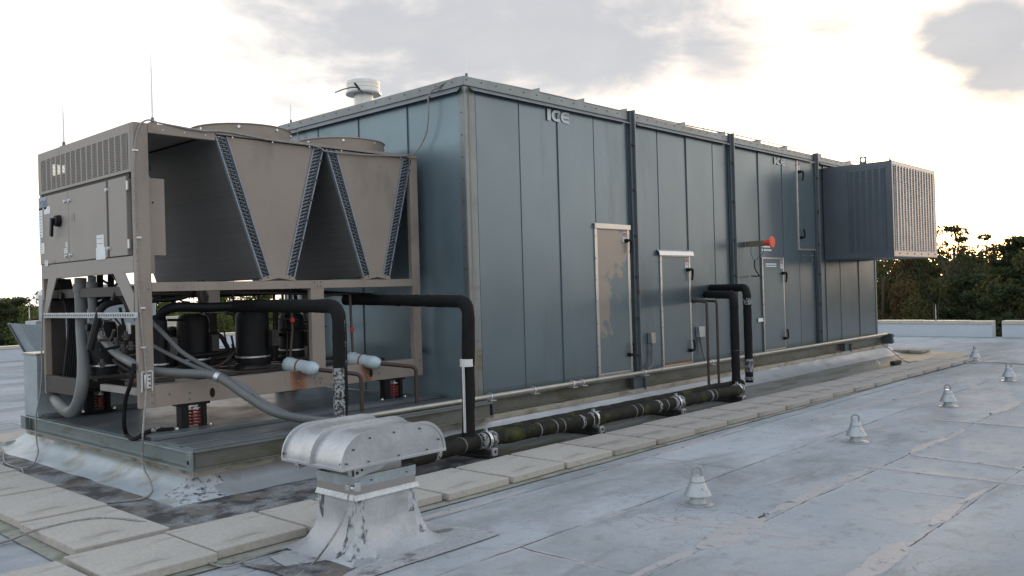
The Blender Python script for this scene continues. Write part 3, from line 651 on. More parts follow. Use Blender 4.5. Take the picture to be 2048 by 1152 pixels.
# ICE lettering, cut by slanted stripes
def letter_mat():
    m = bpy.data.materials.new('striped_white_lettering'); m.use_nodes = True; nt = m.node_tree; N = nt.nodes; L = nt.links; b = N['Principled BSDF']
    t = N.new('ShaderNodeTexCoord'); mp = N.new('ShaderNodeMapping'); mp.inputs[2].default_value = (0, R(-27), 0); L.new(t.outputs['Object'], mp.inputs[0])
    w = N.new('ShaderNodeTexWave'); w.bands_direction = 'Z'; w.inputs['Scale'].default_value = 17; L.new(mp.outputs[0], w.inputs['Vector'])
    r = N.new('ShaderNodeMapRange'); L.new(w.outputs['Fac'], r.inputs[0]); r.inputs[1].default_value = .12; r.inputs[2].default_value = .3
    x = N.new('ShaderNodeMix'); x.data_type = 'RGBA'; L.new(r.outputs[0], x.inputs[0]); x.inputs[6].default_value = (.17, .2, .215, 1); x.inputs[7].default_value = (.64, .68, .70, 1)
    L.new(x.outputs[2], b.inputs['Base Color']); b.inputs['Roughness'].default_value = .5; return m
M['letters'] = letter_mat()
def ice(x, z, w, h):
    y = BY0-.006; g = MB(); t = w*.13
    def poly(pts): g.prism([(x+a*w, y, z+b*h) for a, b in pts], (0, -.002, 0))
    poly([(0, 0), (.15, 0), (.15, 1), (0, 1)])
    def arc(cx_, r0x, r1x, r0, r1, a0, a1, n=10):
        for i in range(n):
            q0 = R(a0+(a1-a0)*i/n); q1 = R(a0+(a1-a0)*(i+1)/n)
            poly([(cx_+r1x*math.cos(q0), .5+r1*math.sin(q0)), (cx_+r1x*math.cos(q1), .5+r1*math.sin(q1)), (cx_+r0x*math.cos(q1), .5+r0*math.sin(q1)), (cx_+r0x*math.cos(q0), .5+r0*math.sin(q0))])
    arc(.40, .12, .21, .26, .5, 90, 270); poly([(.40, .76), (.57, .76), (.57, 1), (.40, 1)]); poly([(.40, 0), (.57, 0), (.57, .24), (.40, .24)])
    arc(.82, .13, .21, .29, .5, 90, 270); poly([(.82, .79), (1.0, .79), (1.0, 1), (.82, 1)]); poly([(.82, 0), (1.0, 0), (1.0, .21), (.82, .21)]); poly([(.70, .40), (.98, .40), (.98, .60), (.70, .60)])
    g.build('lettering', 'letters', ah, smooth=False)
ice(7.185, 3.215, .375, .125); ice(12.60, 3.215, .37, .105)
# small notices and switch boxes on the wall
def block(x0, x1, z0, z1, m, name, t=.004, parent=ah):
    g = MB(); g.box(x0, x1, BY0-.004-t, BY0-.001, z0, z1); return g.build(name, m, parent, bevel=.001 if t < .02 else .004)
s = block(11.93, 12.08, .80, .855, 'white', 'notice_sticker'); s2 = block(12.10, 12.15, .745, .905, M['redsign'], 'information_sticker')
g = MB(); text_mb('i', .13, (12.113, BY0-.0105, .775), (1, 0, 0), (0, 0, 1), (0, 0, 0), g); g.build('lettering', 'white', s2, smooth=False)
for (a, b, zt) in ((12.10, 12.42, 1.915), (12.10, 12.42, 1.865)): block(a, b, zt, zt+.022, 'white', 'notice_strip', .002)
block(12.20, 12.55, 1.655, 1.672, 'white', 'notice_strip', .013); block(12.20, 12.55, 1.622, 1.639, 'white', 'notice_strip', .013)
M['faint'] = mat('faint_print', (.12, .14, .16), None, 9, .5)
for (a, b, zt) in ((13.5, 13.66, 1.80), (13.82, 13.98, 1.80), (13.5, 13.63, 1.72), (13.85, 13.98, 1.72)): block(a, b, zt, zt+.018, 'faint', 'notice_strip', .002)
b1 = block(9.00, 9.085, .67, .80, 'pipewhite', 'junction_box', .06)
g = MB(); g.tube(elbow([(9.04, BY0-.03, .67), (9.04, BY0-.03, .47), (9.02, BY0-.05, .40), (8.80, BY0-.12, .37)], .1), .013, 8); g.cyl((9.04, BY0-.03, .53), (9.04, BY0-.03, .58), .018); g.build('conduit', 'conduit', b1)
b2 = block(10.14, 10.28, .68, .82, 'galv', 'junction_box', .06)
g = MB(); g.tube(elbow([(10.21, BY0-.03, .68), (10.21, BY0-.03, .62), (10.25, BY0-.04, .45), (10.15, BY0-.14, .36)], .08), .014, 8); g.cyl((10.21, BY0-.03, .6), (10.21, BY0-.03, .67), .02); g.build('conduit', 'conduit', b2)
# louvred intake hood (bolted on)
HX0, HX1, HY0, HZ0, HZ1 = 14.40, 16.58, 4.89, 1.755, 3.285
g = MB(); g.box(HX0+.008, HX1-.012, HY0+.012, BY0-.004, HZ0+.012, HZ1-.012); hood = g.build('intake_hood', 'hoodblue', ah, smooth=False)
def louvre_face(axis, c, a0, a1, z0, z1, cols, rows, pitch_gap, bend, sgn, m, edge):
    """frame, vertical ribs and short slanted blades"""
    g = MB()
    def bx(p0, p1, q0, q1, d0, d1):
        lo, hi = sorted((c+sgn*d0, c+sgn*d1))
        if axis == 'x': g.box(lo, hi, p0, p1, q0, q1)
        else: g.box(p0, p1, lo, hi, q0, q1)
    for (p0, p1, q0, q1) in ((a0, a0+edge[0], z0, z1), (a1-edge[1], a1, z0, z1), (a0+edge[0], a1-edge[1], z0, z0+edge[2]), (a0+edge[0], a1-edge[1], z1-edge[3], z1)): bx(p0, p1, q0, q1, -.012, .0)
    A0, A1, Z0, Z1 = a0+edge[0], a1-edge[1], z0+edge[2], z1-edge[3]; cw = (A1-A0)/cols
    for i in range(cols):
        if i: bx(A0+i*cw-pitch_gap/2, A0+i*cw+pitch_gap/2, Z0, Z1, -.010, .014 if cols > 10 else .006)
        for j in range(rows):
            zz = Z0+(Z1-Z0)*j/rows; hgt = (Z1-Z0)/rows; p0 = A0+i*cw+pitch_gap/2; p1 = A0+(i+1)*cw-pitch_gap/2
            jt = random.uniform(-bend, bend)
            q = [(zz, .007+jt), (zz+hgt*.80, -.005+jt), (zz+hgt*.80+.003, -.003+jt), (zz+.003, .010+jt)]
            if axis == 'x': g.prism([(c+sgn*d, p0, h) for h, d in q], (0, p1-p0, 0))
            else: g.prism([(p0, c+sgn*d, h) for h, d in q], (p1-p0, 0, 0))
    return g.build('louvre_panel', m, hood, smooth=False)
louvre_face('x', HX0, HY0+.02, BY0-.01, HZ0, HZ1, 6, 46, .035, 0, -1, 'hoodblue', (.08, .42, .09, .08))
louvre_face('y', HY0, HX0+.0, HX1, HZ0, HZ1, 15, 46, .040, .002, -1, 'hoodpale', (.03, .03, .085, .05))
g = MB()
for k in range(6): g.disc((HX0+.25+k*.36, HY0-.001, HZ0+.045), .012, (0, -1, 0), .008, 8)
build_each(g, 'screw', 'inner', hood)
g = MB(); g.box(HX0+.0, HX1, HY0+.0, BY0-.004, HZ1, HZ1+.012); g.box(HX0, HX1, HY0, BY0-.004, HZ0-.012, HZ0); build_each(g, 'hood_edge', 'hoodblue', hood)
lug = MB(); o = Vector((14.40, 5.35, HZ1+.01)); n = 16
ring = [(o.x, o.y-.085, o.z), (o.x, o.y+.085, o.z), (o.x, o.y+.085, o.z+.16), (o.x, o.y-.085, o.z+.16)]
inn = [Vector((o.x, o.y+.034*math.cos(2*math.pi*k/n+math.pi/4+math.pi), o.z+.062+.034*math.sin(2*math.pi*k/n+math.pi/4+math.pi))) for k in range(n)]
outp = []
for k in range(n):
    a = 2*math.pi*k/n+math.pi/4+math.pi; ca, sa = math.cos(a), math.sin(a); q = 1/max(abs(ca), abs(sa)); outp.append(Vector((o.x, o.y+.056*ca*q, max(o.z, o.z+.058+.058*sa*q))))
for k in range(n): lug.prism([inn[k], inn[(k+1) % n], outp[(k+1) % n], outp[k]], (.012, 0, 0))
lug.build('lifting_eye', 'hoodblue', hood, smooth=False)
# ------------------------------------------------------------------ beige air cooled condenser
X0, X1, Y0, Y1, ZB, ZT = 2.94, 5.83, 6.645, 8.665, .543, 2.765
ch = thing('air_cooled_chiller', ((X0+X1)/2, (Y0+Y1)/2, ZD), 'beige open framed chiller with V shaped coils and round fan rings, on the steel platform', 'chiller')
def S(px, py): return P(px, py, y=Y0)
def E_(px, py): return P(px, py, x=X0)
def cb(name, m, x0, x1, y0, y1, z0, z1, par=ch, bev=.003, **k):
    g = MB(); g.box(x0, x1, y0, y1, z0, z1); return g.build(name, m, par, bevel=bev, **k)
xl = S(299, 400).x
post = cb('corner_post', 'beige', X0, xl, Y0, Y0+.055, ZB, ZT)
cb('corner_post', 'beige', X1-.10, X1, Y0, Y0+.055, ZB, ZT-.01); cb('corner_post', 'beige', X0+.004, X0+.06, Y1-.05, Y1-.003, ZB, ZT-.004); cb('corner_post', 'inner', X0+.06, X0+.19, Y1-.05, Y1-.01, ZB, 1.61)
cb('corner_post', 'beige', X1-.10, X1, Y1-.055, Y1, ZB, ZT-.01)
xm0, xm1 = S(624, 650).x, S(650, 650).x
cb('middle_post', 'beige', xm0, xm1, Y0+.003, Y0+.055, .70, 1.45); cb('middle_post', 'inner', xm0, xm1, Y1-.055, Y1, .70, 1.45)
cb('hanger_post', 'beige', S(487, 600).x-.02, S(506, 600).x, 7.2, 7.25, 1.25, 1.45)
zb1 = .715
g = MB(); g.box(xl+.001, X1-.101, Y0+.002, Y0+.05, ZB, zb1); g.box(xl, X1-.1, Y0+.05, Y0+.12, zb1-.006, zb1-.001); br = g.build('base_rail', 'beige', ch, bevel=.003)
for px in (425, 742):
    c = S(px, 785 if px < 500 else 746); g = MB(); n = 14
    pts = [(c.x+.022*math.cos(2*math.pi*k/n), Y0-.0008, c.z+.04*math.sin(2*math.pi*k/n)*(1)) for k in range(n)]; g.prism(pts, (0, .004, 0)); g.build('slot', 'black', br, smooth=False)
g = MB()
for px, py in ((305, 790), (305, 806), (340, 788), (380, 786), (380, 798), (470, 780), (596, 762), (596, 775), (630, 756), (640, 757), (642, 765), (632, 765), (645, 757), (734, 749), (758, 747)):
    c = S(px, py); g.disc((c.x, Y0+.002, c.z), .010, (0, -1, 0), .006, 8)
for px, py in ((275, 565), (298, 578), (290, 755), (840, 708), (840, 720), (832, 585), (630, 564), (636, 571), (642, 564), (642, 571)):
    c = S(px, py); g.disc((c.x, Y0, c.z), .009, (0, -1, 0), .006, 8)
for x in [xl+.2+.25*k for k in range(10)]: g.disc((x, Y0, 1.48), .005, (0, -1, 0), .003, 6)
build_each(g, 'bolt', 'trim', ch)
for px, w in ((596, .10), (735, .085)):
    c = S(px, 760); g = MB(); g.box(c.x-w*1.3, c.x+w*1.3, Y0+.0005, Y0+.002, ZB+.003, zb1-.002); g.build('rust_patch', 'rustfade', br, smooth=False)
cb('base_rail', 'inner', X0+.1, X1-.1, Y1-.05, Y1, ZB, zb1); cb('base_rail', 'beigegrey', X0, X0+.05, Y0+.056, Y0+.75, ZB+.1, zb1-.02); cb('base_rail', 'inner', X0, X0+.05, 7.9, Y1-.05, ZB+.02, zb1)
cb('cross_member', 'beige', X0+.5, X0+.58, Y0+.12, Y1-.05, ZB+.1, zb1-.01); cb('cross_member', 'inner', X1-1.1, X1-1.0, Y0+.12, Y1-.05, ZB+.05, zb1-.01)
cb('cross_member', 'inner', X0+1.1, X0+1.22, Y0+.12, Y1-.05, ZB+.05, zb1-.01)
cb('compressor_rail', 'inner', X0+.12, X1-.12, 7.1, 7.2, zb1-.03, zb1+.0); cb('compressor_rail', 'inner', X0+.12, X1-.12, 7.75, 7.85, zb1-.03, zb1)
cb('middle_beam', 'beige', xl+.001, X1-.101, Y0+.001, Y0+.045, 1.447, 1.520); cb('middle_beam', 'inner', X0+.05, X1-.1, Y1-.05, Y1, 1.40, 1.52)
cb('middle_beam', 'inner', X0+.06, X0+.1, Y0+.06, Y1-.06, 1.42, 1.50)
cb('top_beam', 'beige', xl+.001, S(430, 270).x, Y0-.003, Y0+.05, ZT-.075, ZT+.002); cb('top_beam', 'beige', xl, X1-.1, Y1-.05, Y1, ZT-.08, ZT)
xt = S(430, 270).x
g = MB(); g.box(xt+.002, X1, Y0-.012, Y0+.03, ZT-.022, ZT+.004); g.box(X0+.004, X1, Y0+.03, Y1-.003, ZT-.012, ZT-.003); tp = g.build('fan_deck', 'beige', ch, smooth=False)
g = MB()
for px, py in ((463, 273), (543, 284), (617, 293), (681, 302), (800, 316)): c = S(px, py); g.disc((c.x, Y0-.012, ZT-.035), .008, (0, -1, 0), .006, 8)
for x in (xl+.12, xl+.3, xl+.48, xl+.6): g.disc((x, Y0-.003, ZT-.04), .006, (0, -1, 0), .003, 6)
build_each(g, 'screw', 'zinc', ch)
# V sections
def vsec(xa, xb, ca, cb_):
    """xa,xb outer tops, ca,cb_ outer bottoms: two leaning coils with a beige end panel"""
    z1, z0 = ZT-.03, 1.545; w = .115
    for s, xt_, xb_ in ((1, xa, ca), (-1, xb, cb_)):
        g = MB(); a, b, c, d = (xt_, z1), (xt_+s*w, z1), (xb_+s*w*.8, z0), (xb_, z0)
        g.prism([(q[0], Y0+.03, q[1]) for q in (a, b, c, d)], (0, Y1-Y0-.06, 0)); co = g.build('coil', 'coil', ch, smooth=False)
        g = MB(); g.prism([(q[0], Y0+.022, q[1]) for q in (a, b, c, d)], (0, .006, 0)); g.build('end_plate', 'coilend', co, smooth=False)
        g = MB(); n = 36
        for k in range(n):
            t = (k+.6)/n
            for r in (0, 1):
                tt = t+(.35/n if r else 0); px_ = xt_+(xb_-xt_)*tt; ww = w+(w*.8-w)*tt; zz = z1+(z0-z1)*tt; xx = px_+s*ww*(.3+.3*r)
                dr = Vector((xb_-xt_, 0, z0-z1)).normalized(); cr = Vector((-dr.z, 0, dr.x))*s
                p0 = Vector((xx, Y0+.024, zz))-cr*.004+dr*-.009; p1 = Vector((xx, Y0+.024, zz))+cr*.010+dr*.009
                dn = Vector((0, -.022, 0)); g.tube([p0, p0+dn*.8, (p0+p1)/2+dn*1.25, p1+dn*.8, p1], .0055, 5)
        g.build('return_bends', 'bend', co)
        g = MB(); e = .012
        o = [(xt_-s*.0, z1), (xt_+s*e, z1), (xb_+s*e, z0), (xb_, z0)] ; g.prism([(q[0], Y0+.0, q[1]) for q in o], (0, .022, 0)); 
        o = [(xt_+s*(w-e), z1), (xt_+s*w, z1), (xb_+s*w*.8, z0), (xb_+s*(w*.8-e), z0)]; g.prism([(q[0], Y0+.0, q[1]) for q in o], (0, .022, 0)); g.build('coil_flange', 'coilend', co)
        if s == -1:
            g = MB()
            for k in range(6):
                t = .1+k*.155; g.disc((xt_+(xb_-xt_)*t-.0, Y0-.001, z1+(z0-z1)*t), .012, (0, -1, 0), .008, 6)
            build_each(g, 'clip', 'inner', co)
    g = MB(); g.prism([(xa+w, Y0+.01, z1), (xb-w, Y0+.01, z1), (cb_-w*.8, Y0+.01, z0), (ca+w*.8, Y0+.01, z0)], (0, .01, 0)); g.build('end_panel', 'beige', ch, smooth=False)
    g = MB(); g.prism([(xa+w, Y1-.03, z1), (xb-w, Y1-.03, z1), (cb_-w*.8, Y1-.03, z0), (ca+w*.8, Y1-.03, z0)], (0, .01, 0)); g.build('end_panel', 'beige', ch, smooth=False)
    m0 = (ca+cb_)/2; g = MB()
    g.prism([(ca-.015, Y0-.003, z0-.03), (ca+.02, Y0-.003, z0+.012), (m0, Y0-.003, z0+.028), (cb_-.02, Y0-.003, z0+.012), (cb_+.015, Y0-.003, z0-.03), (cb_-.02, Y0-.003, z0-.026), (m0, Y0-.003, z0-.002), (ca+.02, Y0-.003, z0-.026)], (0, .05, 0)); g.build('trough', 'beige', ch)
def sx(px, py): return S(px, py).x
vsec(sx(430, 285), sx(648, 305), sx(524, 555), sx(590, 555))
vsec(sx(652, 303), sx(823, 328), sx(727, 555), sx(780, 555))
# fans
for i, fx in enumerate((4.19, 5.30)):
    for fy in (7.22, 8.22):
        g = MB(); r = .447; pr = [(r+.03, ZT+.004), (r, ZT+.02), (r, ZT+.13), (r+.012, ZT+.138), (r, ZT+.146), (r-.012, ZT+.138), (r-.012, ZT+.01)]
        g.lathe((fx*1.0, fy, 0), pr, 56); fr = g.build('fan_ring', 'beige', ch)
        g = MB()
        for k in range(8):
            a = 2*math.pi*(k+.3)/8; g.disc((fx+r*math.cos(a), fy+r*math.sin(a), ZT+.11), .016, (math.cos(a), math.sin(a), 0), .012, 10)
        build_each(g, 'ring_screw', 'zinc', fr)
        g = MB()
        for q in (.1, .2, .3, .4): g.tube([(fx+q*math.cos(a*.2618), fy+q*math.sin(a*.2618), ZT+.13) for a in range(25)], .003, 5)
        for k in range(8): a = k*math.pi/4; g.tube([(fx+.05*math.cos(a), fy+.05*math.sin(a), ZT+.128), (fx+.44*math.cos(a), fy+.44*math.sin(a), ZT+.128)], .003, 5)
        g.build('fan_guard', 'black', fr)
        g = MB(); g.cyl((fx, fy, ZT+.0), (fx, fy, ZT+.09), .07)
        for k in range(4):
            a = k*math.pi/2+.4; c, s = math.cos(a), math.sin(a)
            g.prism([(fx+.05*c-.06*s, fy+.05*s+.06*c, ZT+.03), (fx+.05*c+.06*s, fy+.05*s-.06*c, ZT+.07), (fx+.42*c+.11*s, fy+.42*s-.11*c, ZT+.06), (fx+.42*c-.11*s, fy+.42*s+.11*c, ZT+.03)], (0, 0, .005))
        g.build('fan_blades', 'black', fr)
# end face: louvre, doors
ew = MB(); zl0, zl1 = E_(262, 345).z+.01, ZT
ew.box(X0, X0+.012, Y0+.055, Y0+.11, zl0, zl1); ew.box(X0, X0+.012, Y1-.09, Y1, zl0, zl1); ew.box(X0, X0+.012, Y0+.11, Y1-.09, zl1-.075, zl1); ew.box(X0, X0+.012, Y0+.11, Y1-.09, zl0, zl0+.02)
A0, A1, Z0_, Z1_ = Y0+.11, Y1-.09, zl0+.02, zl1-.075
for i in range(17):
    y = A0+(A1-A0)*i/16; ew.box(X0, X0+.010, y-.012, y+.012, Z0_, Z1_)
    if i < 16:
        for j in range(23):
            z = Z0_+(Z1_-Z0_)*j/23; dz = (Z1_-Z0_)/23
            ew.prism([(X0+.001, y+.012, z), (X0+.001, y+.012, z+dz*.52), (X0+.011, y+.012, z+dz*.7), (X0+.011, y+.012, z+dz*.18)], (0, (A1-A0)/16-.024, 0))
ew.build('louvre_panel', 'beigegrey', ch, smooth=False)
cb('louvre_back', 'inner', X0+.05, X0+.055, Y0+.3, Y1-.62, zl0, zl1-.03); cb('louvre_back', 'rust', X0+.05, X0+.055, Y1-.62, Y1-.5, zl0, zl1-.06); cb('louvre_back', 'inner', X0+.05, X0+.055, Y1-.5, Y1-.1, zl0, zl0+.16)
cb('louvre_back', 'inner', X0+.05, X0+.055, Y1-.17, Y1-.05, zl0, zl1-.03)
zs = E_(262, 510).z; cb('door_head_backing', 'inner', X0+.014, X0+.03, Y0+.12, Y1-.02, zl0-.045, zl0+.005)  # dark strip added to hide the sky showing through above the doors
cb('control_cabinet', 'beige', X0+.035, X0+.30, Y0+.13, Y1-.02, zs+.0, zl0-.03)
g = MB(); g.prism([(X0+.09, Y0+.12, 1.60), (X0+.20, Y0+.12, 1.59), (X0+.20, Y0+.12, 2.33), (X0+.16, Y0+.12, 2.39), (X0+.09, Y0+.12, 2.40)], (0, .012, 0)); g.build('side_bracket', 'beige', ch, bevel=.002)
g = MB(); c = P(297, 334, y=Y0+.11); g.disc((c.x, Y0+.118, c.z), .028, (0, -1, 0), .004, 14); g.disc((c.x+.03, Y0+.118, c.z-.28), .008, (0, -1, 0), .004, 8); g.disc((c.x-.04, Y0+.118, c.z-.28), .008, (0, -1, 0), .004, 8); build_each(g, 'bracket_hole', 'black', ch)
sill = cb('sill_panel', 'beigegrey', X0-.002, X0+.05, Y0+.056, Y1-.02, 1.602, zs-.006)
yA, yB = E_(137, 385).y, E_(213, 365).y
def cdoor(y0, y1, proud, label):
    d = cb('control_door', 'beigegrey', X0-proud, X0+.03, y0, y1, zs, zl0-.028, bev=.005, ); d['label'] = label; return d
dA = cdoor(yA+.004, Y1-.01, .006, 'door with faded brand plate and pale notices'); dB = cdoor(yB+.004, yA-.001, .006, 'wide plain door with two pale notices'); dC = cdoor(Y0+.125, yB-.052, .012, 'narrow hinged door')
def latch(px, py, d, o=.006):
    c = E_(px, py); g = MB(); g.cyl((X0-o, c.y, c.z), (X0-o-.014, c.y, c.z), .017, .014, 12); g.cyl((X0-o-.014, c.y, c.z), (X0-o-.018, c.y, c.z), .007); g.build('latch', 'zinc', d)
for px, py, d in ((132, 403, dA), (135, 512, dA), (141, 401, dB), (144, 510, dB), (217, 380, dC), (221, 497, dC)): latch(px, py, d, .006 if d is not dC else .012)
for px, py in ((256, 371), (259, 488)):
    c = E_(px, py); g = MB(); g.box(X0-.012, X0-.004, Y0+.085, Y0+.122, c.z-.035, c.z+.035); g.cyl((X0-.012, Y0+.10, c.z-.035), (X0-.012, Y0+.10, c.z+.035), .009); g.build('hinge', 'zinc', dC)
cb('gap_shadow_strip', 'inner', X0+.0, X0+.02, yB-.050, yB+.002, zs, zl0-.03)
def notice(px0, py0, px1, py1, m, d, name='notice', lines=0):
    a = E_(px0, py0); b = E_(px1, py1); y0, y1 = sorted((a.y, b.y)); z0, z1 = sorted((a.z, b.z)); o = .0065
    n = cb(name, m, X0-o-.002, X0-o, y0, min(y1, Y1-.012), z0, z1, d, 0)
    if lines:
        g = MB()
        for k in range(lines):
            z = z1-(z1-z0)*(k+.7)/(lines+.4); q = random.uniform(.1, .4); yy = y0+(y1-y0)*q; g.box(X0-o-.0028, X0-o-.002, yy, min(y1, Y1-.012)-(y1-y0)*.08, z, z+.0035)
        g.build('small_print', 'ink', n)
    return n
bp = notice(78, 397, 95, 418, 'bluelabel', dA, 'brand_plate')
g = MB(); c = E_(95, 400); zt = bp.matrix_world.translation.z; text_mb('YORK', .105, (X0-.0095, E_(78.5, 400).y-.03, E_(86, 416).z-.005), (0, -1, 0), (0, 0, 1), (0, 0, 0), g, xs=.62); g.build('lettering', 'blueink', bp, smooth=False)
notice(77, 418, 88, 475, 'white', dA, lines=9); notice(90, 415, 102, 427, 'white', dA); notice(77, 478, 84, 486, 'white', dA, lines=2); notice(77, 488, 91, 507, 'white', dA, lines=4); notice(91, 521, 98, 532, 'white', dA, lines=3)
notice(130, 497, 137, 506, 'white', dA, lines=2); notice(133, 484, 137, 494, 'white', dA, lines=3); notice(104, 520, 112, 525, 'beige', dA)
notice(195, 471, 210, 494, 'white', dB, lines=2); notice(194, 496, 213, 518, 'white', dB); n_ = notice(145, 428, 151, 441, 'beige', dB)
g = MB(); c = E_(121, 442); g.cyl((X0-.006, c.y, c.z), (X0-.05, c.y, c.z), .055, .048, 12); g.prism([(X0-.05, c.y+.01, c.z+.02), (X0-.05, c.y+.05, c.z+.03), (X0-.05, c.y+.075, c.z-.13), (X0-.05, c.y+.035, c.z-.14)], (-.022, 0, 0)); g.build('rotary_handle', 'black', dA, bevel=.004)
# gussets and perforated strut
g = MB(); g.prism([(X0-.003, E_(97, 556).y, E_(97, 556).z-.0), (X0-.003, E_(114, 553).y, E_(114, 553).z), (X0-.003, E_(92, 640).y, E_(92, 640).z), (X0-.003, E_(89, 625).y, E_(89, 620).z)], (.01, 0, 0)); g.build('gusset', 'beigegrey', ch, bevel=.002)
g = MB(); g.prism([(X0-.003, E_(226, 545).y, E_(226, 545).z), (X0-.003, E_(247, 541).y, E_(247, 541).z), (X0-.003, E_(268, 588).y, E_(268, 588).z), (X0-.003, E_(268, 640).y, E_(268, 640).z)], (.01, 0, 0)); g.build('gusset', 'beigegrey', ch, bevel=.002)
za, zb_ = E_(92, 636).z, E_(92, 626).z
st = cb('perforated_strut', 'galv', X0-.012, X0+.012, Y0-.0, Y1-.03, za, zb_)
g = MB(); y = Y0+.05
while y < Y1-.06: g.box(X0-.0128, X0-.0122, y, y+.022, (za+zb_)/2-.009, (za+zb_)/2+.009); y += .045
g.build('strut_slots', 'ink', st)
# compressors
def compressor(x, y, r, z0, z1, lab=None):
    g = MB(); g.lathe((x, y, 0), [(.01, z0), (r*.9, z0), (r*1.06, z0+.01), (r*1.06, z0+.03), (r, z0+.04), (r, z1-.09), (r*.97, z1-.05), (r*.85, z1-.02), (r*.5, z1), (.01, z1)], 30)
    c = g.build('compressor', 'black', ch)
    g = MB(); g.lathe((x, y, 0), [(r+.001, z0+.085), (r+.006, z0+.087), (r+.006, z0+.10), (r+.001, z0+.102)], 30); g.build('heater_band', 'zinc', c)
    g = MB(); g.box(x+r*.6, x+r*.6+.07, y-r-.045, y-r*.6, z1-.35, z1-.2); g.build('terminal_box', 'inner', c, bevel=.004)
    g = MB(); 
    for s in (-1, 1): g.box(x-r*1.15, x+r*1.15, y+s*r*.8-.03, y+s*r*.8+.03, z0-.012, z0+.012)
    build_each(g, 'foot_bar', 'inner', c)
for (pl, pr, pt, pb, y) in ((173, 236, 640, 742, 7.75), (298, 335, 630, 742, 7.3), (355, 418, 627, 735, 7.55), (473, 536, 618, 722, 7.3), (560, 606, 625, 715, 7.8)):
    a = P(pl, 680, y=y); b = P(pr, 680, y=y); r = (b-a).length/2*.93; zt_ = P((pl+pr)/2, pt, y=y-r*.3).z; zb2 = .735
    compressor((a.x+b.x)/2, y, r, zb2, zt_)
# piping inside
def pipe(name, pts, r, m, par=ch, k=6, n=10, curve=True, rad=.08):
    g = MB(); q = crv(pts, k) if curve else elbow(pts, rad); g.tube(q, r, n); return g.build(name, m, par)
def Q(px, py, y): return P(px, py, y=y)
pipe('suction_pipe', [Q(310, 740, 7.3), Q(315, 660, 7.3), Q(335, 618, 7.2), Q(420, 615, 7.1), Q(485, 612, 6.95)], .042, 'black', n=12)
pipe('suction_pipe', [Q(180, 700, 7.4), Q(195, 640, 7.4), Q(205, 615, 7.4), Q(235, 603, 7.4), Q(300, 600, 7.4)], .03, 'black')
pipe('discharge_pipe', [Q(410, 672, 7.5), Q(440, 668, 7.4), Q(458, 700, 7.4), Q(440, 706, 7.4), Q(380, 712, 7.4)], .022, 'black', curve=False, rad=.05)
pipe('discharge_pipe', [Q(400, 738, 7.4), Q(440, 730, 7.4), Q(470, 705, 7.4), Q(485, 690, 7.4)], .014, 'copper')
pipe('liquid_pipe', [Q(300, 602, 7.3), Q(350, 598, 7.3), Q(375, 592, 7.3), Q(390, 583, 7.3)], .02, 'black')
pipe('liquid_pipe', [Q(300, 588, 7.5), Q(400, 588, 7.5), Q(500, 586, 7.5), Q(700, 590, 7.5)], .012, 'copper')
pipe('liquid_pipe', [Q(320, 592, 7.6), Q(480, 590, 7.6), Q(600, 583, 7.6), Q(760, 590, 7.6)], .016, 'black')
pipe('liquid_pipe', [Q(400, 560, 7.2), Q(402, 590, 7.2), Q(408, 612, 7.2)], .035, 'copper')
pipe('liquid_pipe', [Q(640, 592, 6.95), Q(700, 587, 7.0), Q(720, 590, 7.1)], .012, 'copper')
for (x0_, y0_, x1_, y1_, yy, r) in ((548, 575, 548, 690, 7.7, .014), (553, 610, 553, 720, 7.5, .018), (335, 640, 370, 640, 7.4, .012), (330, 675, 360, 680, 7.4, .025), (160, 590, 120, 592, 8.3, .03), (200, 655, 172, 655, 7.5, .03), (240, 615, 255, 690, 7.3, .012), (200, 700, 260, 690, 7.2, .012), (560, 660, 610, 655, 7.6, .012), (430, 720, 480, 712, 7.5, .012), (590, 590, 600, 640, 7.9, .02)):
    pipe('short_pipe', [Q(x0_, y0_, yy), Q(x1_, y1_, yy)], r, 'black')
for (px, py, yy) in ((252, 680, 7.1), (246, 705, 7.1), (232, 692, 7.2), (262, 700, 7.0), (205, 735, 7.3), (410, 600, 7.2), (425, 598, 7.3)):
    c = Q(px, py, yy); g = MB(); g.cyl(c, c+Vector((.0, 0, .07)), .022, .016, 8); g.cyl(c+Vector((-.03, 0, .03)), c+Vector((.03, 0, .03)), .012, n=8); g.build('valve', 'inner', ch)
g = MB(); g.lathe((Q(345, 700, 7.9).x, 7.9, 0), [(.01, .74), (.1, .75), (.1, 1.1), (.01, 1.13)], 18); g.build('receiver', 'black', ch)
random.seed(31)
for k in range(26):
    px = random.uniform(305, 620); py = random.uniform(585, 700); yy = random.uniform(7.3, 8.4); dx = random.uniform(20, 90); dy = random.uniform(-25, 40)
    if k % 3 == 0: pts = [Q(px, py, yy), Q(px+dx*.5, py+dy*.2, yy+.1), Q(px+dx, py+dy, yy+.05)]
    elif k % 3 == 1: pts = [Q(px, 578, yy), Q(px+3, py-10, yy), Q(px+14, py+5, yy), Q(px+dx, py+8, yy)]
    else: pts = [Q(px, py, yy), Q(px+10, py+50, yy), Q(px+8, 735, yy)]
    pipe('small_pipe', pts, random.choice((.008, .011, .016)), random.choice(('black', 'black', 'inner', 'copper')), n=7, k=4)
for k in range(12):
    px = random.uniform(185, 272); py = random.uniform(600, 735); yy = random.uniform(7.0, 8.2)
    pipe('small_pipe', [Q(px, py, yy), Q(px+random.uniform(-20, 30), py+random.uniform(-20, 30), yy), Q(px+random.uniform(-10, 60), py+random.uniform(-30, 60), yy-.1)], random.choice((.008, .012)), random.choice(('black', 'inner')), n=6, k=4)
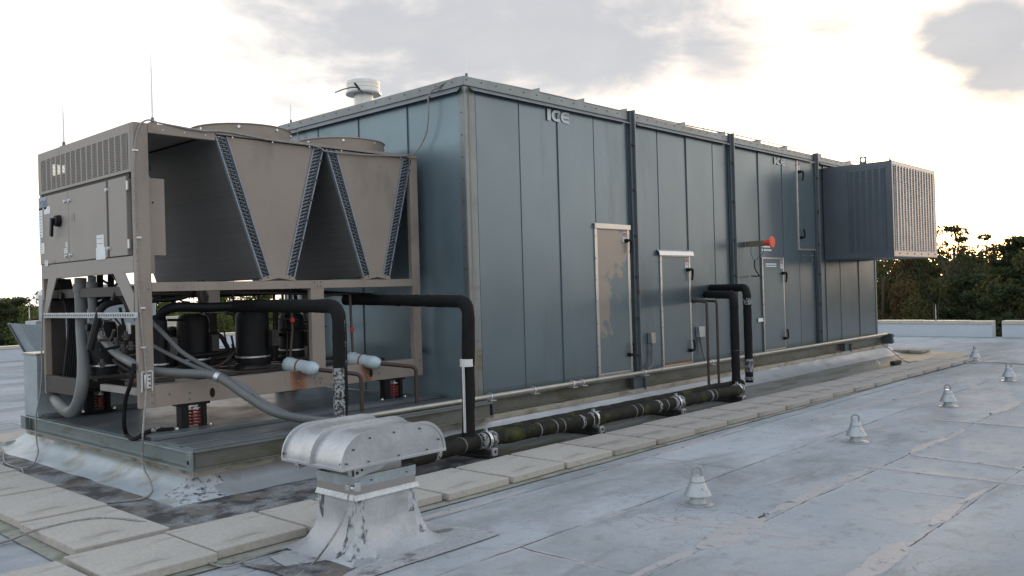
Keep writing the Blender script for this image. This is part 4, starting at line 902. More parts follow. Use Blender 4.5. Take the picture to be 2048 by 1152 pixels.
cb('dark_backing', 'inner', X0+.4, X1-.3, 8.3, 8.33, .715, .86); cb('dark_backing', 'inner', X0+.15, X0+.75, 8.2, 8.25, .72, 1.15)  # dark boards added to darken the background behind the pipes
# black wire bundle near the left post
for k in range(5):
    o = k*5; pipe('cable_bundle', [Q(118+o, 558, 8.4), Q(128+o, 600, 8.4), Q(138+o*.8, 650, 8.35), Q(132+o*.9, 720, 8.3), Q(126+o, 770, 8.3)], .016, 'black')
for k, (a, b) in enumerate((((200, 548), (165, 610)), ((222, 548), (170, 606)))):
    pipe('refrigerant_hose', [Q(a[0], a[1], 8.0), Q(a[0]-2, 585, 8.0), Q(a[0]-18, 607, 8.0), Q(b[0]+5, b[1]+2, 8.0), Q(b[0]-8, b[1]-10, 8.0)], .028, 'foam')
g = MB()
for a, b in (((222, 545, 7.3), (262, 600, 7.0)), ((215, 590, 8.2), (240, 560, 8.2)), ((195, 555, 8.4), (270, 598, 8.2)), ((240, 565, 7.6), (300, 610, 7.3))):
    g.tube([Q(*a), Q(*b)], .012, 6)
build_each(g, 'brace_rod', 'inner', ch)
cb('junction_lug', 'zinc', X0+.2, X0+.23, 7.3, 7.33, 1.1, 1.2)
g = MB(); c = Q(203, 655, 7.5); g.tube(crv([Q(204, 628, 7.4), Q(207, 645, 7.4), Q(202, 658, 7.4)], 4), .004, 5); g.prism([Q(198, 658, 7.4), Q(207, 655, 7.4), Q(211, 670, 7.4), Q(203, 673, 7.4)], (0, .004, 0)); g.build('hanging_tag', 'tape', ch)
# diagonal braces near the cabinet and strut
g = MB(); g.bar(Q(758, 615, 8.2), Q(838, 705, 6.72), .05, .05); g.build('diagonal_brace', 'beige', ch)
# filter driers on the rail
for (a, b, r, yy) in (((572, 728), (636, 739), .062, 0), ((698, 717), (760, 727), .062, 0)):
    p0 = Q(*a, Y0+.22); p1 = Q(*b, Y0-.13); d = (p1-p0).normalized(); g = MB(); L_ = (p1-p0).length
    pr = [(0, .3), (.002, .9), (.02, 1.1), (.06, 1.12), (.09, .98), (.16, .98), (L_*.5, .98), (L_-.15, .98), (L_-.1, .98), (L_-.09, 1.03), (L_-.06, 1.0), (L_-.02, .8), (L_, .45), (L_+.012, .2)]
    g.tube([p0+d*q for q, s in pr], [r*s for q, s in pr], 22); dr = g.build('filter_drier', 'drier', ch)
    g = MB(); c = p0+d*(L_*.42); g.tube([c-d*.008, c+d*.008], r*1.03, 20); g.build('strap', 'rust', dr)
    up0 = p0+d*.05+Vector((0, 0, r)); px_ = 585 if a[0] < 600 else 703; g = MB()
    g.tube([up0, Q(px_, 660, Y0+.2), Q(px_-3, 590, Y0+.22)], .013, 10); rp = g.build('riser', 'copper', dr)
    c = Q(585 if a[0] < 600 else 704, 640 if a[0] < 600 else 659, Y0+.19); g = MB(); g.cyl(c-Vector((0, 0, .018)), c+Vector((0, 0, .018)), .022, n=12); g.build('red_clip', 'red', dr)
    g = MB()
    if a[0] < 600: pts = [p1+d*.01, Q(722, 749, Y0-.35), Q(727, 830, Y0-.35)]
    else: pts = [p1+d*.01, Q(832, 734, Y0-.35), Q(838, 842, Y0-.35)]
    pts[2] = Vector((pts[1].x, pts[1].y, .06 if pts[1].y < PY0 else .30)); g.tube(elbow(pts, .05), .019, 10); g.build('liquid_line', 'copper', dr)
# spring isolators under the rail
def isolator(x, y):
    g = MB(); z = ZD+.012
    g.box(x-.12, x+.20, y-.05, y+.05, z, z+.012); fo_ = None
    g.box(x-.07, x-.005, y-.045, y+.04, z+.012, ZB-.02); g.box(x+.115, x+.15, y-.045, y+.04, z+.012, ZB-.02); g.box(x-.10, x+.18, y-.05, y+.05, ZB-.02, ZB-.002)
    h = g.build('spring_isolator', 'black', ch, bevel=.003)
    g = MB()
    for cx_, rr in ((x+.065, .034), (x+.022, .018)):
        pts = [(cx_+rr*math.cos(t*.5), y-.02+rr*math.sin(t*.5), z+.035+t*.00205) for t in range(0, 60)]; g.tube(pts, .0065, 6)
    g.build('spring', 'springred', h)
    g = MB(); g.cyl((x+.065, y-.02, z+.165), (x+.065, y-.02, z+.175), .036); g.cyl((x+.065, y-.02, z+.175), (x+.065, y-.02, ZB-.02), .008); g.disc((x-.10, y-.03, z+.012), .016, (0, 0, 1), .02, 6); g.disc((x+.185, y-.03, z+.012), .016, (0, 0, 1), .02, 6); g.build('adjusting_bolt', 'zinc', h)
for x, y in ((3.34, 6.70), (5.42, 6.70), (3.34, 8.58), (5.42, 8.58)): isolator(x, y)
# ------------------------------------------------------------------ big pipes outside
def bands(pts_c, r, idx, par, m='tape'):
    for (a, b) in idx:
        g = MB(); g.tube([a, b], r*1.04, 16, jit=.03); g.build('tape_wrap', m, par)
def wrap_pipe(name, pts, r, m, label, group=None, cat='insulated pipe', ripple=True, rad=.14, root_at=None):
    q = elbow(pts, rad, 7); out = [q[0]]
    for a, b in zip(q[:-1], q[1:]):
        n = max(1, int((b-a).length/.05))
        for k in range(1, n+1): out.append(a.lerp(b, k/n))
    rs = [r*(1+(.10*noise.noise(p*9)+.06*noise.noise(p*30) if ripple else 0)) for p in out]
    e = thing(name, root_at or pts[-1], label, cat, group); g = MB(); g.tube(out, rs, 16); g.build('insulation', m, e); return e
def base(px, py, z=.15): return P(px, py, z=z)
pg = wrap_pipe('insulated_pipe', [base(815, 922), base(939, 886), base(1200, 836), base(1440, 787), base(1482, 779), base(1482, 779)+Vector((.14, .14, 0)), base(1482, 779)+Vector((.16, .2, 0))], .062, 'foammoss', 'thick black mossy pipe lying along the pavers on rubber blocks, nearest the viewer', root_at=base(1200, 836))
pA, pB = base(815, 922), base(1482, 779)
back = Vector((0, .17, 0))
p2 = wrap_pipe('insulated_pipe', [pA+back, base(939, 886)+back, pB+back+Vector((.55, .12, 0))], .055, 'foammoss', 'second black pipe on the roof, behind the nearest mossy one', root_at=base(1200, 836)+back)
random.seed(11)
for (u0, w_) in ((.055, .04), (.13, .008), (.17, .008), (.31, .008), (.35, .008), (.37, .008), (.42, .022), (.58, .008), (.66, .03), (.69, .008), (.72, .008), (.86, .02), (.88, .008), (.60, .008)):
    def on(u):
        xs = [base(815, 922), base(939, 886), base(1200, 836), base(1440, 787), base(1482, 779)]; X = xs[0].x+(xs[-1].x-xs[0].x)*u
        for a, b in zip(xs[:-1], xs[1:]):
            if a.x <= X <= b.x: return a.lerp(b, (X-a.x)/(b.x-a.x))
        return xs[-1]
    g = MB(); a = on(u0); d = (on(u0+.01)-on(u0)).normalized(); g.tube([a, a+d*w_*.8, a+d*w_*1.6], .0655, 16, jit=.02); g.build('tape_wrap', 'tape' if w_ > .02 else 'conduit', pg)
rt = base(941, 886); zt1 = P(941, 603, y=rt.y).z
ra = wrap_pipe('insulated_pipe', [P(690, 600, y=7.2), P(760, 600, y=6.75), Vector((P(940, 603, y=rt.y).x, rt.y+.02, zt1)), Vector((rt.x, rt.y+.02, .2))], .053, 'foam', 'black insulated pipe leaving the condenser and dropping in front of the cabinet corner', root_at=(rt.x, rt.y, .15))
g = MB(); zz = P(941, 725, y=rt.y).z; g.cyl((rt.x, rt.y+.02, zz-.03), (rt.x, rt.y+.02, zz+.03), .056, n=18); g.build('tape_wrap', 'whitetape', ra)
g = MB()
for k in range(24):
    za_ = .24+(zz-.27)*k/24; zb3 = .24+(zz-.27)*(k+1)/24; a0 = -3.1+.1*noise.noise(Vector((0, 0, za_*4)))
    for dd in (0, .13, .30):
        g.add([(rt.x+.0555*math.cos(a0+dd), rt.y+.02+.0555*math.sin(a0+dd), za_), (rt.x+.0555*math.cos(a0+dd+.13), rt.y+.02+.0555*math.sin(a0+dd+.13), za_), (rt.x+.0555*math.cos(a0+dd+.13), rt.y+.02+.0555*math.sin(a0+dd+.13), zb3), (rt.x+.0555*math.cos(a0+dd), rt.y+.02+.0555*math.sin(a0+dd), zb3)], [(0, 1, 2, 3)])
g.build('seam_tape', 'whitetape', ra, smooth=False)
xr = P(680, 700, y=5.42); zt2 = P(680, 612, y=5.42).z
rb = wrap_pipe('insulated_pipe', [P(470, 612, y=7.0), P(520, 612, y=6.75), Vector((P(678, 610, y=5.42).x, 5.42, zt2)), Vector((xr.x-.01, 5.42, .15))], .055, 'foam', 'black insulated pipe with peeling speckled foil, bending down behind the aluminium roof vent', root_at=(xr.x, 5.42, .15))
g = MB(); zc = P(680, 640, y=5.42).z; zd = P(680, 735, y=5.42).z
n = 30
for (z0_, z1_, a0, a1, rr) in ((zd, zc, -1.25, -.55, .0575), (.2, zd, -3.3, -1.55, .0575)):
    for k in range(n):
        for q in range(6):
            za_ = z0_+(z1_-z0_)*k/n; zb3 = z0_+(z1_-z0_)*(k+1)/n; b0 = a0+(a1-a0)*q/6; b1_ = a0+(a1-a0)*(q+1)/6; j = lambda z, a: rr+.004*noise.noise(Vector((z*30, a*9, 1)))
            g.add([(xr.x-.01+j(za_, b0)*math.cos(b0), 5.42+j(za_, b0)*math.sin(b0), za_), (xr.x-.01+j(za_, b1_)*math.cos(b1_), 5.42+j(za_, b1_)*math.sin(b1_), za_), (xr.x-.01+j(zb3, b1_)*math.cos(b1_), 5.42+j(zb3, b1_)*math.sin(b1_), zb3), (xr.x-.01+j(zb3, b0)*math.cos(b0), 5.42+j(zb3, b0)*math.sin(b0), zb3)], [(0, 1, 2, 3)])
g.build('peeling_foil', 'tape', rb, smooth=False)
# twin risers at the cabinet wall
r1 = P(1473, 778, z=.15); r2 = P(1499, 768, z=.15)
def riser(rp, top, wall, r, lab, wraps):
    zt_ = P(top[0], top[1], y=rp.y).z; w = P(wall[0], wall[1], y=BY0)
    e = wrap_pipe('insulated_pipe', [Vector((w.x, BY0, zt_)), Vector((rp.x, rp.y, zt_)), Vector((rp.x, rp.y, .17))], r, 'foam', lab, 'risers entering the cabinet wall' if 0 else None, root_at=(rp.x, rp.y, .15))
    for (z0_, z1_) in wraps: g = MB(); g.tube([(rp.x, rp.y, z0_), (rp.x, rp.y, (z0_+z1_)/2), (rp.x, rp.y, z1_)], r*1.06, 14, jit=.04); g.build('tape_wrap', 'tape', e)
    return e
riser(r1, (1473, 590), (1412, 590), .050, 'front black insulated riser bent into the cabinet wall, the left of a close pair', [(.60, .604)])
riser(r2, (1497, 575), (1422, 575), .050, 'rear black insulated riser with foil taped elbow, the right of a close pair', [(.30, .46), (1.12, 1.20), (.20, .24)])
g = MB(); w2 = P(1422, 575, y=BY0)
cp = []
for i, (pt, pbm, lab) in enumerate((((1388, 603), (1418, 770), 'left thin brown copper pipe rising from the roof pipes into the cabinet wall'), ((1392, 600), (1438, 768), 'right thin brown copper pipe rising from the roof pipes into the cabinet wall'))):
    b_ = P(pbm[0], pbm[1], z=.16); zt_ = P(pbm[0]-3, 604, y=b_.y).z; w = P(1386, 603, y=BY0)
    e = thing('copper_pipe', b_, lab, 'copper pipe'); g = MB(); g.tube(elbow([(w.x+.03*i, BY0, zt_+.01*i), (b_.x, b_.y, zt_+.01*i), (b_.x, b_.y, .1)], .06), .0165, 10); g.build('pipe_run', 'copper', e)
    g = MB(); g.disc((w.x+.03*i, BY0-.003, zt_), .03, (0, -1, 0), .01, 12); g.build('wall_collar', 'copper', e)
for k, (dy, r_, lab) in enumerate(((.30, .014, 'thin brown copper pipe lying behind both black roof pipes, with a brass coupling'), (.26, .010, 'thinnest brown pipe lying tight against the second black roof pipe'))):
    a = base(815, 922)+Vector((0, dy, .02)); b = P(1438, 768, z=.16)+Vector((0, .03*k, 0)); e = thing('copper_pipe', a, lab, 'copper pipe'); g = MB(); g.tube([a, a.lerp(b, .4)+Vector((0, .02, 0)), b], r_, 8); g.build('pipe_run', 'copper', e)
    g = MB(); c = a.lerp(b, .14 if k == 0 else .55); g.cyl(c-Vector((.02, 0, 0)), c+Vector((.02, 0, 0)), r_*1.8, n=8); g.build('coupling', 'brass', e)
# pipe supports
sup = None
labs = ['rubber pipe support block with clamp under the drop of the cabinet corner pipe', 'rubber pipe support block below the tall door', 'rubber pipe support block below the drip capped door, with bright clamp', 'large rubber pipe support block under the twin black risers']
for i, (px, py) in enumerate(((972, 880), (1187, 838), (1352, 805), (1474, 780))):
    c = P(px, py, z=.15); x, y = c.x, c.y
    if sup is None:
        e = thing('pipe_support', (0, 0, 0), labs[i], 'pipe support', 'rubber supports under the roof pipes')
        g = MB(); g.prism([(-.06, -.085, .01), (.06, -.085, .01), (.06, .33, .01), (-.06, .33, .01)], (0, 0, .03)); g.prism([(-.045, -.08, .04), (.045, -.08, .04), (.045, .325, .04), (-.045, .325, .04)], (0, 0, .035)); g.build('rubber_block', 'rubber', e, bevel=.006)
        g = MB(); g.box(-.021, .021, -.085, .33, .076, .086); g.box(-.021, -.018, -.085, .33, .05, .085); g.box(.018, .021, -.085, .33, .05, .085); g.box(-.03, .03, -.10, -.075, .03, .09); sc = g.build('strut', 'zinc', e, bevel=.002)
        g = MB(); g.disc((0, -.101, .062), .012, (0, -1, 0), .003, 12); g.build('strut_hole', 'black', sc)
        g = MB()
        pts = [(0, .072*math.cos(a), .15+.072*math.sin(a)) for a in [R(q) for q in range(-70, 251, 20)]]
        for a, b in zip(pts[:-1], pts[1:]): g.bar(a, b, .03, .004, up=(0, (a[1]+b[1])/2, (a[2]+b[2])/2-.15))
        g.box(-.012, .012, -.012, .012, .222, .245); g.build('clamp', 'zinc', e)
        g = MB(); g.tube([(-.085, 0, .15), (-.03, 0, .15)], .068, 16, jit=.03); g.tube([(.03, 0, .15), (.085, 0, .15)], .068, 16, jit=.03); g.build('tape_sleeve', 'tape', e)
        sup = e; o = e
    else: o = copy_tree(sup); o['label'] = labs[i]
    o.location = (x, y, 0); o.rotation_euler = (0, 0, R(random.uniform(-3, 3)))
# grey flexible conduits from the control panel
def long_thing(name, pts, r, m, label, cat, k=8, n=12, couple=None, org=None, jit=0):
    q = crv(pts, k); e = thing(name, org or pts[-1], label, cat); g = MB(); g.tube(q, r, n, jit=jit); g.build('sheath', m, e)
    for c in (couple or []):
        a = q[min(c[0], len(q)-2)]; b = q[min(c[0], len(q)-2)+1]; d = (b-a).normalized(); g = MB(); g.cyl(a, a+d*c[1], r*c[2], n=14); g.build('coupling', c[3], e)
    return e
X_ = X0-.06
long_thing('flexible_conduit', [P(161, 556, x=X0+.09), P(161, 580, x=X0+.09), P(163, 650, x=X0+.08), P(167, 740, x=X0-.02), P(158, 800, x=X_), P(140, 824, x=X_), P(118, 808, x=X_+.02), P(104, 786, x=X0+.25), P(100, 770, x=X0+.6)], .050, 'conduit', 'thickest grey flexible conduit hanging in a deep loop below the control doors', 'conduit', couple=[(5, .07, 1.22, 'conduit')], org=(X0, 8.1, ZD))
long_thing('flexible_conduit', [P(184, 552, x=X0+.10), P(184, 600, x=X0+.10), P(190, 650, x=X0+.10), P(225, 700, x=X0+.07), P(268, 728, x=X0+.0), P(300, 741, y=Y0+.1), P(360, 746, y=Y0-.05), P(430, 752, y=Y0-.25), P(490, 790, y=Y0-.45), P(545, 823, y=Y0-.62), P(610, 838, y=Y0-.75), P(700, 846, y=Y0-.85)], .034, 'conduit', 'grey flexible conduit sagging out through the frame and across the deck to the roof vent', 'conduit', couple=[(2, .05, 1.35, 'conduit'), (56, .035, 1.15, 'zinc')], org=(4.3, 5.9, ZD))
long_thing('power_cable', [Q(300, 640, 7.2), Q(330, 670, 7.0), Q(365, 705, 6.85), Q(420, 738, 6.6), Q(470, 765, 6.3), Q(530, 805, 6.1), Q(600, 836, 5.95), Q(660, 842, 5.85)], .019, 'conduit', 'upper dark grey cable running diagonally down through the frame beside the conduit', 'cable', org=(4.2, 5.95, ZD))
long_thing('power_cable', [Q(300, 688, 7.2), Q(345, 712, 6.9), Q(400, 738, 6.6), Q(440, 752, 6.4), Q(485, 770, 6.25), Q(540, 812, 6.05), Q(610, 840, 5.92), Q(680, 848, 5.80)], .017, 'conduit', 'lower dark grey cable running diagonally down through the frame beside the conduit', 'cable', org=(4.2, 5.9, ZD))
long_thing('power_cable', [P(268, 728, x=X0-.02), P(262, 765, x=X0-.06), P(251, 800, x=X0-.06), P(248, 845, x=X0-.05), P(254, 870, x=X0), P(270, 878, z=ZD+.02), P(300, 862, z=ZD+.05), P(345, 858, z=ZD+.04)], .016, 'foam', 'short black cable looping down to the deck in front of the corner post', 'cable', couple=[(48, .12, 1.15, 'tape')], org=(3.0, 6.5, ZD))
# galvanised box at the platform back edge
gb = thing('electrical_enclosure', (3.2, 8.9, ZD), 'pale galvanised box standing on the far left corner of the steel platform', 'enclosure')
g = MB(); g.box(2.905, 3.9, 8.74, 9.08, ZD+.002, .895); g.build('body', 'galvbox', gb, bevel=.004)
g = MB(); g.box(2.895, 3.91, 8.73, 9.09, .896, .915); g.build('lid', 'pipewhite', gb, bevel=.003)
g = MB(); g.box(3.0, 3.0+.02, 8.733, 8.739, .80, .84); g.build('latch', 'inner', gb)
g = MB(); g.box(2.88, 3.92, 9.0, 9.12, .19, ZD-.002); g.build('support_rail', 'beam', gb)
# ------------------------------------------------------------------ pavers
def paver_proto():
    g = MB(); s = .292; t = .05
    n = 10; vs = []
    g.box(-s, s, -s, s, 0, t); return g
pav = [None, None]
def place_paver(x, y, rz, label, worn=0, tilt=0, sc=(1, 1), z=.012):
    global pav
    if pav[worn] is None:
        o = paver_proto().build('concrete_paver', 'concretefar' if worn else 'concrete', None, bevel=.006, smooth=False); pav[worn] = o
    else: o = pav[worn].copy(); COL.objects.link(o)
    o.location = (x, y, z); o.rotation_euler = (R(tilt), R(tilt*.5), R(rz)); o.scale = (sc[0], sc[1], 1); tag(o, label, 'paver', 'concrete pavers of the roof walkway'); return o
random.seed(5)
along = ['paver lying left of the roof vent, third from the left end of the long row', 'paver half hidden behind the roof vent base']
N2 = 19; x = 3.838
ord_ = ['first', 'second', 'third', 'fourth', 'fifth', 'sixth', 'seventh', 'eighth', 'ninth', 'tenth', 'eleventh', 'twelfth', 'thirteenth', 'fourteenth', 'fifteenth', 'sixteenth', 'seventeenth', 'eighteenth', 'nineteenth', 'twentieth', 'twenty first']
xs_edges = []
for k in range(N2):
    u = x+.3; yc = 4.455-.004*(u-4)+(.0 if u < 9 else -.012*(u-9))
    lab = f'{ord_[k]} square concrete paver in the row along the cabinet, counted from the roof vent end'
    if k == N2-1: lab = 'last square concrete paver at the far end of the row along the cabinet'
    place_paver(u, yc+random.uniform(-.012, .012), random.uniform(-1, 1), lab, worn=1 if u > 5.4 else 0, tilt=random.uniform(-.25, .25)); x += .614+random.uniform(-.003, .006)
place_paver(1.965, 4.49, 0, 'light concrete paver at the bottom left, below the corner of the walkway', sc=(.93, 1.02)); place_paver(2.53, 4.525, 0, 'light concrete paver left of the roof vent', sc=(.95, 1.0))
place_paver(3.02, 4.50, .5, 'concrete paver mostly hidden behind the roof vent', sc=(.64, 1)); place_paver(3.53, 4.49, -.5, 'concrete paver just right of the roof vent collar')
labs = ['concrete paver crossed by a grey cable, at the corner of the walkway', 'clean concrete paver second up the left row from the corner', 'concrete paver third up the left row, cut by the photo edge', 'fourth concrete paver up the left row', 'farthest concrete paver of the left row']
y = 5.31
for k in range(5): place_paver(2.05+.015*k, y, random.uniform(-.6, .6), labs[k], sc=(.9, 1.46)); y += .905
place_paver(1.36, 4.45, 1, 'pale concrete paver in the bottom left corner of the photo, partly out of frame')
c = P(33, 873, z=.05); place_paver(c.x+.02, c.y+.0, 12, 'lone concrete paver lying apart by the far left corner of the platform')
c = P(1800, 705, z=.03); place_paver(16.95, 5.55, 2, 'paver set crosswise beyond the far end of the cabinet curb', worn=1)
# ------------------------------------------------------------------ aluminium roof vent
vx0, vx1, vy0, vy1 = 2.745, 3.15, 3.685, 4.02
vent = thing('roof_vent', ((vx0+vx1)/2, (vy0+vy1)/2, 0), 'squat aluminium roof vent with rounded ribbed hood on a silver flared base, in the foreground', 'roof vent')
vs, fs = flash_loop(vx0, vx1, vy0, vy1, [(.0, .315), (.004, .24), (.010, .17), (.026, .11), (.056, .06), (.098, .028), (.145, .010)], .012, seg=.018, fr=7)
g = MB(); g.add(vs, fs); bo = g.build('flashing', ['silver', 'crack'], vent, ang=70)
vc = Vector(((vx0+vx1)/2, (vy0+vy1)/2, 0))
for p in bo.data.polygons:
    c = p.center+vc; o = .145*max(0, 1-c.z/.315)**2.2; dx = min(abs(c.x-(vx0-o)), abs(c.x-(vx1+o))); dy = min(abs(c.y-(vy0-o)), abs(c.y-(vy1+o)))
    w = .06+.03*noise.noise(c*12)
    if dx < w and dy < w+.0 or (dx < w and abs(c.y-vy0) < .05) or (dy < w and abs(c.x-vx0) < .05): p.material_index = 1
sheet('vent_apron', [(2.34, 3.40), (3.50, 3.38), (3.40, 4.06), (2.46, 4.06)], 'apron', .0105, wob=.03, seg=.04)
sheet('vent_apron_stain', [(2.42, 3.85), (2.75, 3.66), (2.80, 3.60), (2.62, 3.52), (2.50, 3.50), (2.36, 3.7), (2.30, 4.1)], 'dirty', .0128, wob=.06, seg=.03)
g = MB(); g.box(vx0-.004, vx1+.004, vy0-.004, vy1+.004, .312, .415); col_ = g.build('collar', 'stainless', vent, bevel=.002)
g = MB(); g.box(vx0-.006, vx1+.006, vy0-.006, vy0-.004, .37, .425); g.box(vx0-.006, vx0-.004, vy0-.004, vy1+.004, .37, .425); g.box(vx1+.004, vx1+.006, vy0-.004, vy1+.004, .37, .425); g.box(vx0-.004, vx1+.004, vy1+.004, vy1+.006, .37, .425); g.build('collar_lip', 'galvbox', vent, bevel=.001)
g = MB(); g.prism([(vx0-.004, vy0-.004, .33), (vx0-.018, vy0-.004, .305), (vx0-.018, vy0-.004, .302), (vx0-.004, vy0-.004, .318)], (0, vy1-vy0+.01, 0)); g.prism([(vx0-.018, vy0-.004, .33), (vx0-.018, vy0-.018, .305), (vx0-.018, vy0-.018, .302), (vx0-.018, vy0-.004, .318)], (vx1-vx0+.036, 0, 0)); g.prism([(vx1+.004, vy0-.004, .33), (vx1+.018, vy0-.004, .305), (vx1+.018, vy0-.004, .302), (vx1+.004, vy0-.004, .318)], (0, vy1-vy0+.01, 0)); g.build('drip_skirt', 'galv', vent)
g = MB(); g.box(vx0+.05, vx1-.05, vy0+.05, vy1-.05, .415, .505); g.build('neck', 'hood', vent, bevel=.002)
hx0, hx1, hy0, hy1, hz = 2.59, 3.275, 3.575, 4.11, .505
def hprof(e=0., n=9):
    H = .160+e; pts = [(hx0-e, hz)]; rx, ry = .175, H*.97
    for k in range(n+1): a = math.pi-math.pi/2*k/n; pts.append((hx0-e+rx+rx*math.cos(a), hz+.006+ry*math.sin(a)))
    for k in range(n+1): a = math.pi/2-math.pi/2*k/n; pts.append((hx1+e-rx+rx*math.cos(a), hz+.006+ry*math.sin(a)))
    pts.append((hx1+e, hz)); return pts
pr = hprof()
# slight crown in the top between the shoulders
g = MB(); n = len(pr)
for y0_, y1_ in ((hy0+.004, hy1-.004),):
    g.add([(x, y0_, z) for x, z in pr]+[(x, y1_, z) for x, z in pr]+[(x, y1_, z-.003) for x, z in pr], [(i, i+1, n+i+1, n+i) for i in range(n-1)])
g.build('hood_skin', 'hood', vent, ang=50)
for y in (hy0, hy1-.004):
    g = MB(); g.prism([(x, y, z) for x, z in hprof(.0)], (0, .004, 0)); g.build('side_plate', 'hood', vent)
for (y, e, w) in ((hy0-.004, .013, .010), ((hy0+hy1)/2-.008, .020, .012), (hy1-.008, .013, .010)):
    a = hprof(e); b = hprof(-.001); g = MB()
    for i in range(len(a)-1): g.prism([(a[i][0], y, a[i][1]), (a[i+1][0], y, a[i+1][1]), (b[i+1][0], y, b[i+1][1]), (b[i][0], y, b[i][1])], (0, w, 0))
    g.build('rib', 'hood', vent, ang=25)
g = MB(); g.box(hx0-.014, hx1+.014, hy0-.006, hy0+.02, hz-.012, hz+.003); g.box(hx0-.014, hx0+.02, hy0+.02, hy1, hz-.012, hz+.003); g.box(hx1-.02, hx1+.014, hy0+.02, hy1, hz-.012, hz+.003); g.box(hx0, hx1, hy1-.02, hy1+.006, hz-.012, hz+.003)
g.box(hx0+.01, hx1-.01, hy0+.01, hy1-.01, hz-.004, hz-.001); g.build('base_flange', 'hood', vent, bevel=.002)
g = MB()
for k, (x, z) in enumerate(((2.655, .60), (2.76, .645), (2.92, .652), (3.10, .648), (3.235, .57), (2.61, .535))): g.disc((x, hy0-.004, z-.006), .0055, (0, -1, 0), .006, 8)
for x in (2.75, 2.95, 3.15): g.disc((x, hy0-.004, hz+.015), .005, (0, -1, 0), .004, 8)
for x in (2.595, 2.64, 2.80): 
    for y in (hy1-.005, (hy0+hy1)/2): pass
build_each(g, 'screw', 'oldscrew', vent)
g = MB()
for x in (vx0+.1, vx1-.06): g.disc((x, vy0-.006, .395), .005, (0, -1, 0), .004, 8)
for x, z, y in ((hx0-.006, .55, hy0+.01), (hx0-.006, .55, (hy0+hy1)/2), (hx0-.006, .55, hy1-.01)): g.disc((x, y, z-.02), .007, (-1, 0, 0), .005, 8)
build_each(g, 'screw', 'inner', vent)
for (x, y) in ((vx0-.06, vy0-.06), (vx0-.06, vy1+.09)):
    g = MB(); g.prism([(x, y, hz-.013), (x+.22, y, hz-.013), (x+.20, y, hz-.045), (x+.0, y, hz-.075)], (0, .008, 0)); g.box(x, x+.01, y, y+.04, hz-.06, hz-.013); bk = g.build('bracket', 'hood', vent, bevel=.001)
    g = MB(); g.disc((x+.03, y-.0, hz-.045), .009, (0, -1, 0), .006, 8); g.disc((x+.06, y-.0, hz-.035), .007, (0, -1, 0), .006, 8); g.build('bolt', 'inner', bk)
g = MB(); c = Vector((vx0+.0, vy0-.006, .37)); g.box(vx0-.012, vx0+.02, vy0-.02, vy0-.006, .352, .40); g.box(vx0-.022, vx0-.004, vy0+.02, vy0+.06, .355, .385); g.cyl((vx0-.02, vy0+.01, .372), (vx0-.02, vy0-.02, .372), .012, n=8); g.build('cable_clamp', 'zinc', vent, bevel=.002)
# ------------------------------------------------------------------ roof anchors
anc = None
alabs = ['nearest silver conical roof anchor with a grey eye ring', 'second nearest silver conical roof anchor, left of centre of the open roof', 'silver conical roof anchor third in the line going away', 'silver conical roof anchor fourth in the line, nearest the right photo edge', 'farthest silver roof anchor, its dark ring seen edge on beside the end of the pavers']
apos = [P(1396, 1008, z=0), P(1713, 884, z=0), P(1897, 813, z=0), P(2018, 762, z=0), P(1950, 722, z=0)]
for i, c in enumerate(apos):
    if anc is None:
        e = thing('roof_anchor', (0, 0, 0), alabs[0], 'roof anchor', 'conical roof anchors on the open roof')
        g = MB(); g.lathe((0, 0, 0), [(.10, .002), (.085, .006), (.056, .012), (.047, .03), (.045, .075), (.045, .12)], 28); pf = g.build('post_base', 'anchor', e)
        vs = pf.data.vertices
        for v in vs:
            if v.co.z < .02: w = noise.noise_vector(v.co*30)*.012; v.co.x += w.x; v.co.y += w.y
        g = MB(); g.lathe((0, 0, 0), [(.083, .058), (.086, .060), (.050, .132), (.040, .150), (.041, .153)], 30); g.build('cone_skirt', 'anchor', e)
        g = MB(); g.lathe((0, 0, 0), [(.046, .138), (.049, .146), (.045, .155), (.041, .168), (.036, .176), (.02, .181), (.001, .182)], 24); g.build('clamp_band', 'anchor', e)
        g = MB(); pts = [(.030*math.cos(a)*1.0, 0, .205+.030*math.sin(a)) for a in [R(q) for q in range(-30, 211, 12)]]; pts = [(.027, 0, .165)]+pts+[(-.027, 0, .165)]; g.tube(pts, .0085, 10); g.build('eye_ring', 'ringgrey', e)
        anc = e; o = e
    else: o = copy_tree(anc); o['label'] = alabs[i]
    o.location = (c.x, c.y, 0); o.rotation_euler = (R(random.uniform(-2.5, 2.5)), R(random.uniform(-2.5, 2.5)), R(-50+random.uniform(-25, 25)) if i < 4 else R(45))
    sheet('mastic_ring', [(c.x+.115*math.cos(a*.6283)*random.uniform(.8, 1.25), c.y+.10*math.sin(a*.6283)*random.uniform(.8, 1.25)) for a in range(10)], 'mastic', .0042+.0002*i, wob=.02, seg=.03)
# ------------------------------------------------------------------ lightning rods
def rod(x, y, z0, h, label, r=.008, mount='conduit'):
    e = thing('lightning_rod', (x, y, z0), label, 'lightning rod', 'lightning rods')
    g = MB(); g.tube([(x, y, z0+.02), (x, y, z0+h*.7), (x, y, z0+h)], [r, r*.8, r*.25], 8); g.build('spike', 'zinc', e)
    g = MB(); g.cyl((x, y, z0), (x, y, z0+.05), r*2, r*1.6, 8); g.box(x-.03, x+.03, y-.015, y+.015, z0, z0+.01); g.build('base_clamp', mount, e, bevel=.001)
def rod_at(px, p0, p1, y=None, x=None, z0=None, label=''):
    a = P(px, p0, y=y, x=x); b = P(px, p1, y=y, x=x); rod(a.x, a.y, a.z if z0 is None else z0, b.z-(a.z if z0 is None else z0), label)
rod_at(305, 243, 98, y=Y0+.03, z0=ZT+.005, label='tall lightning rod on the front left corner of the beige condenser')
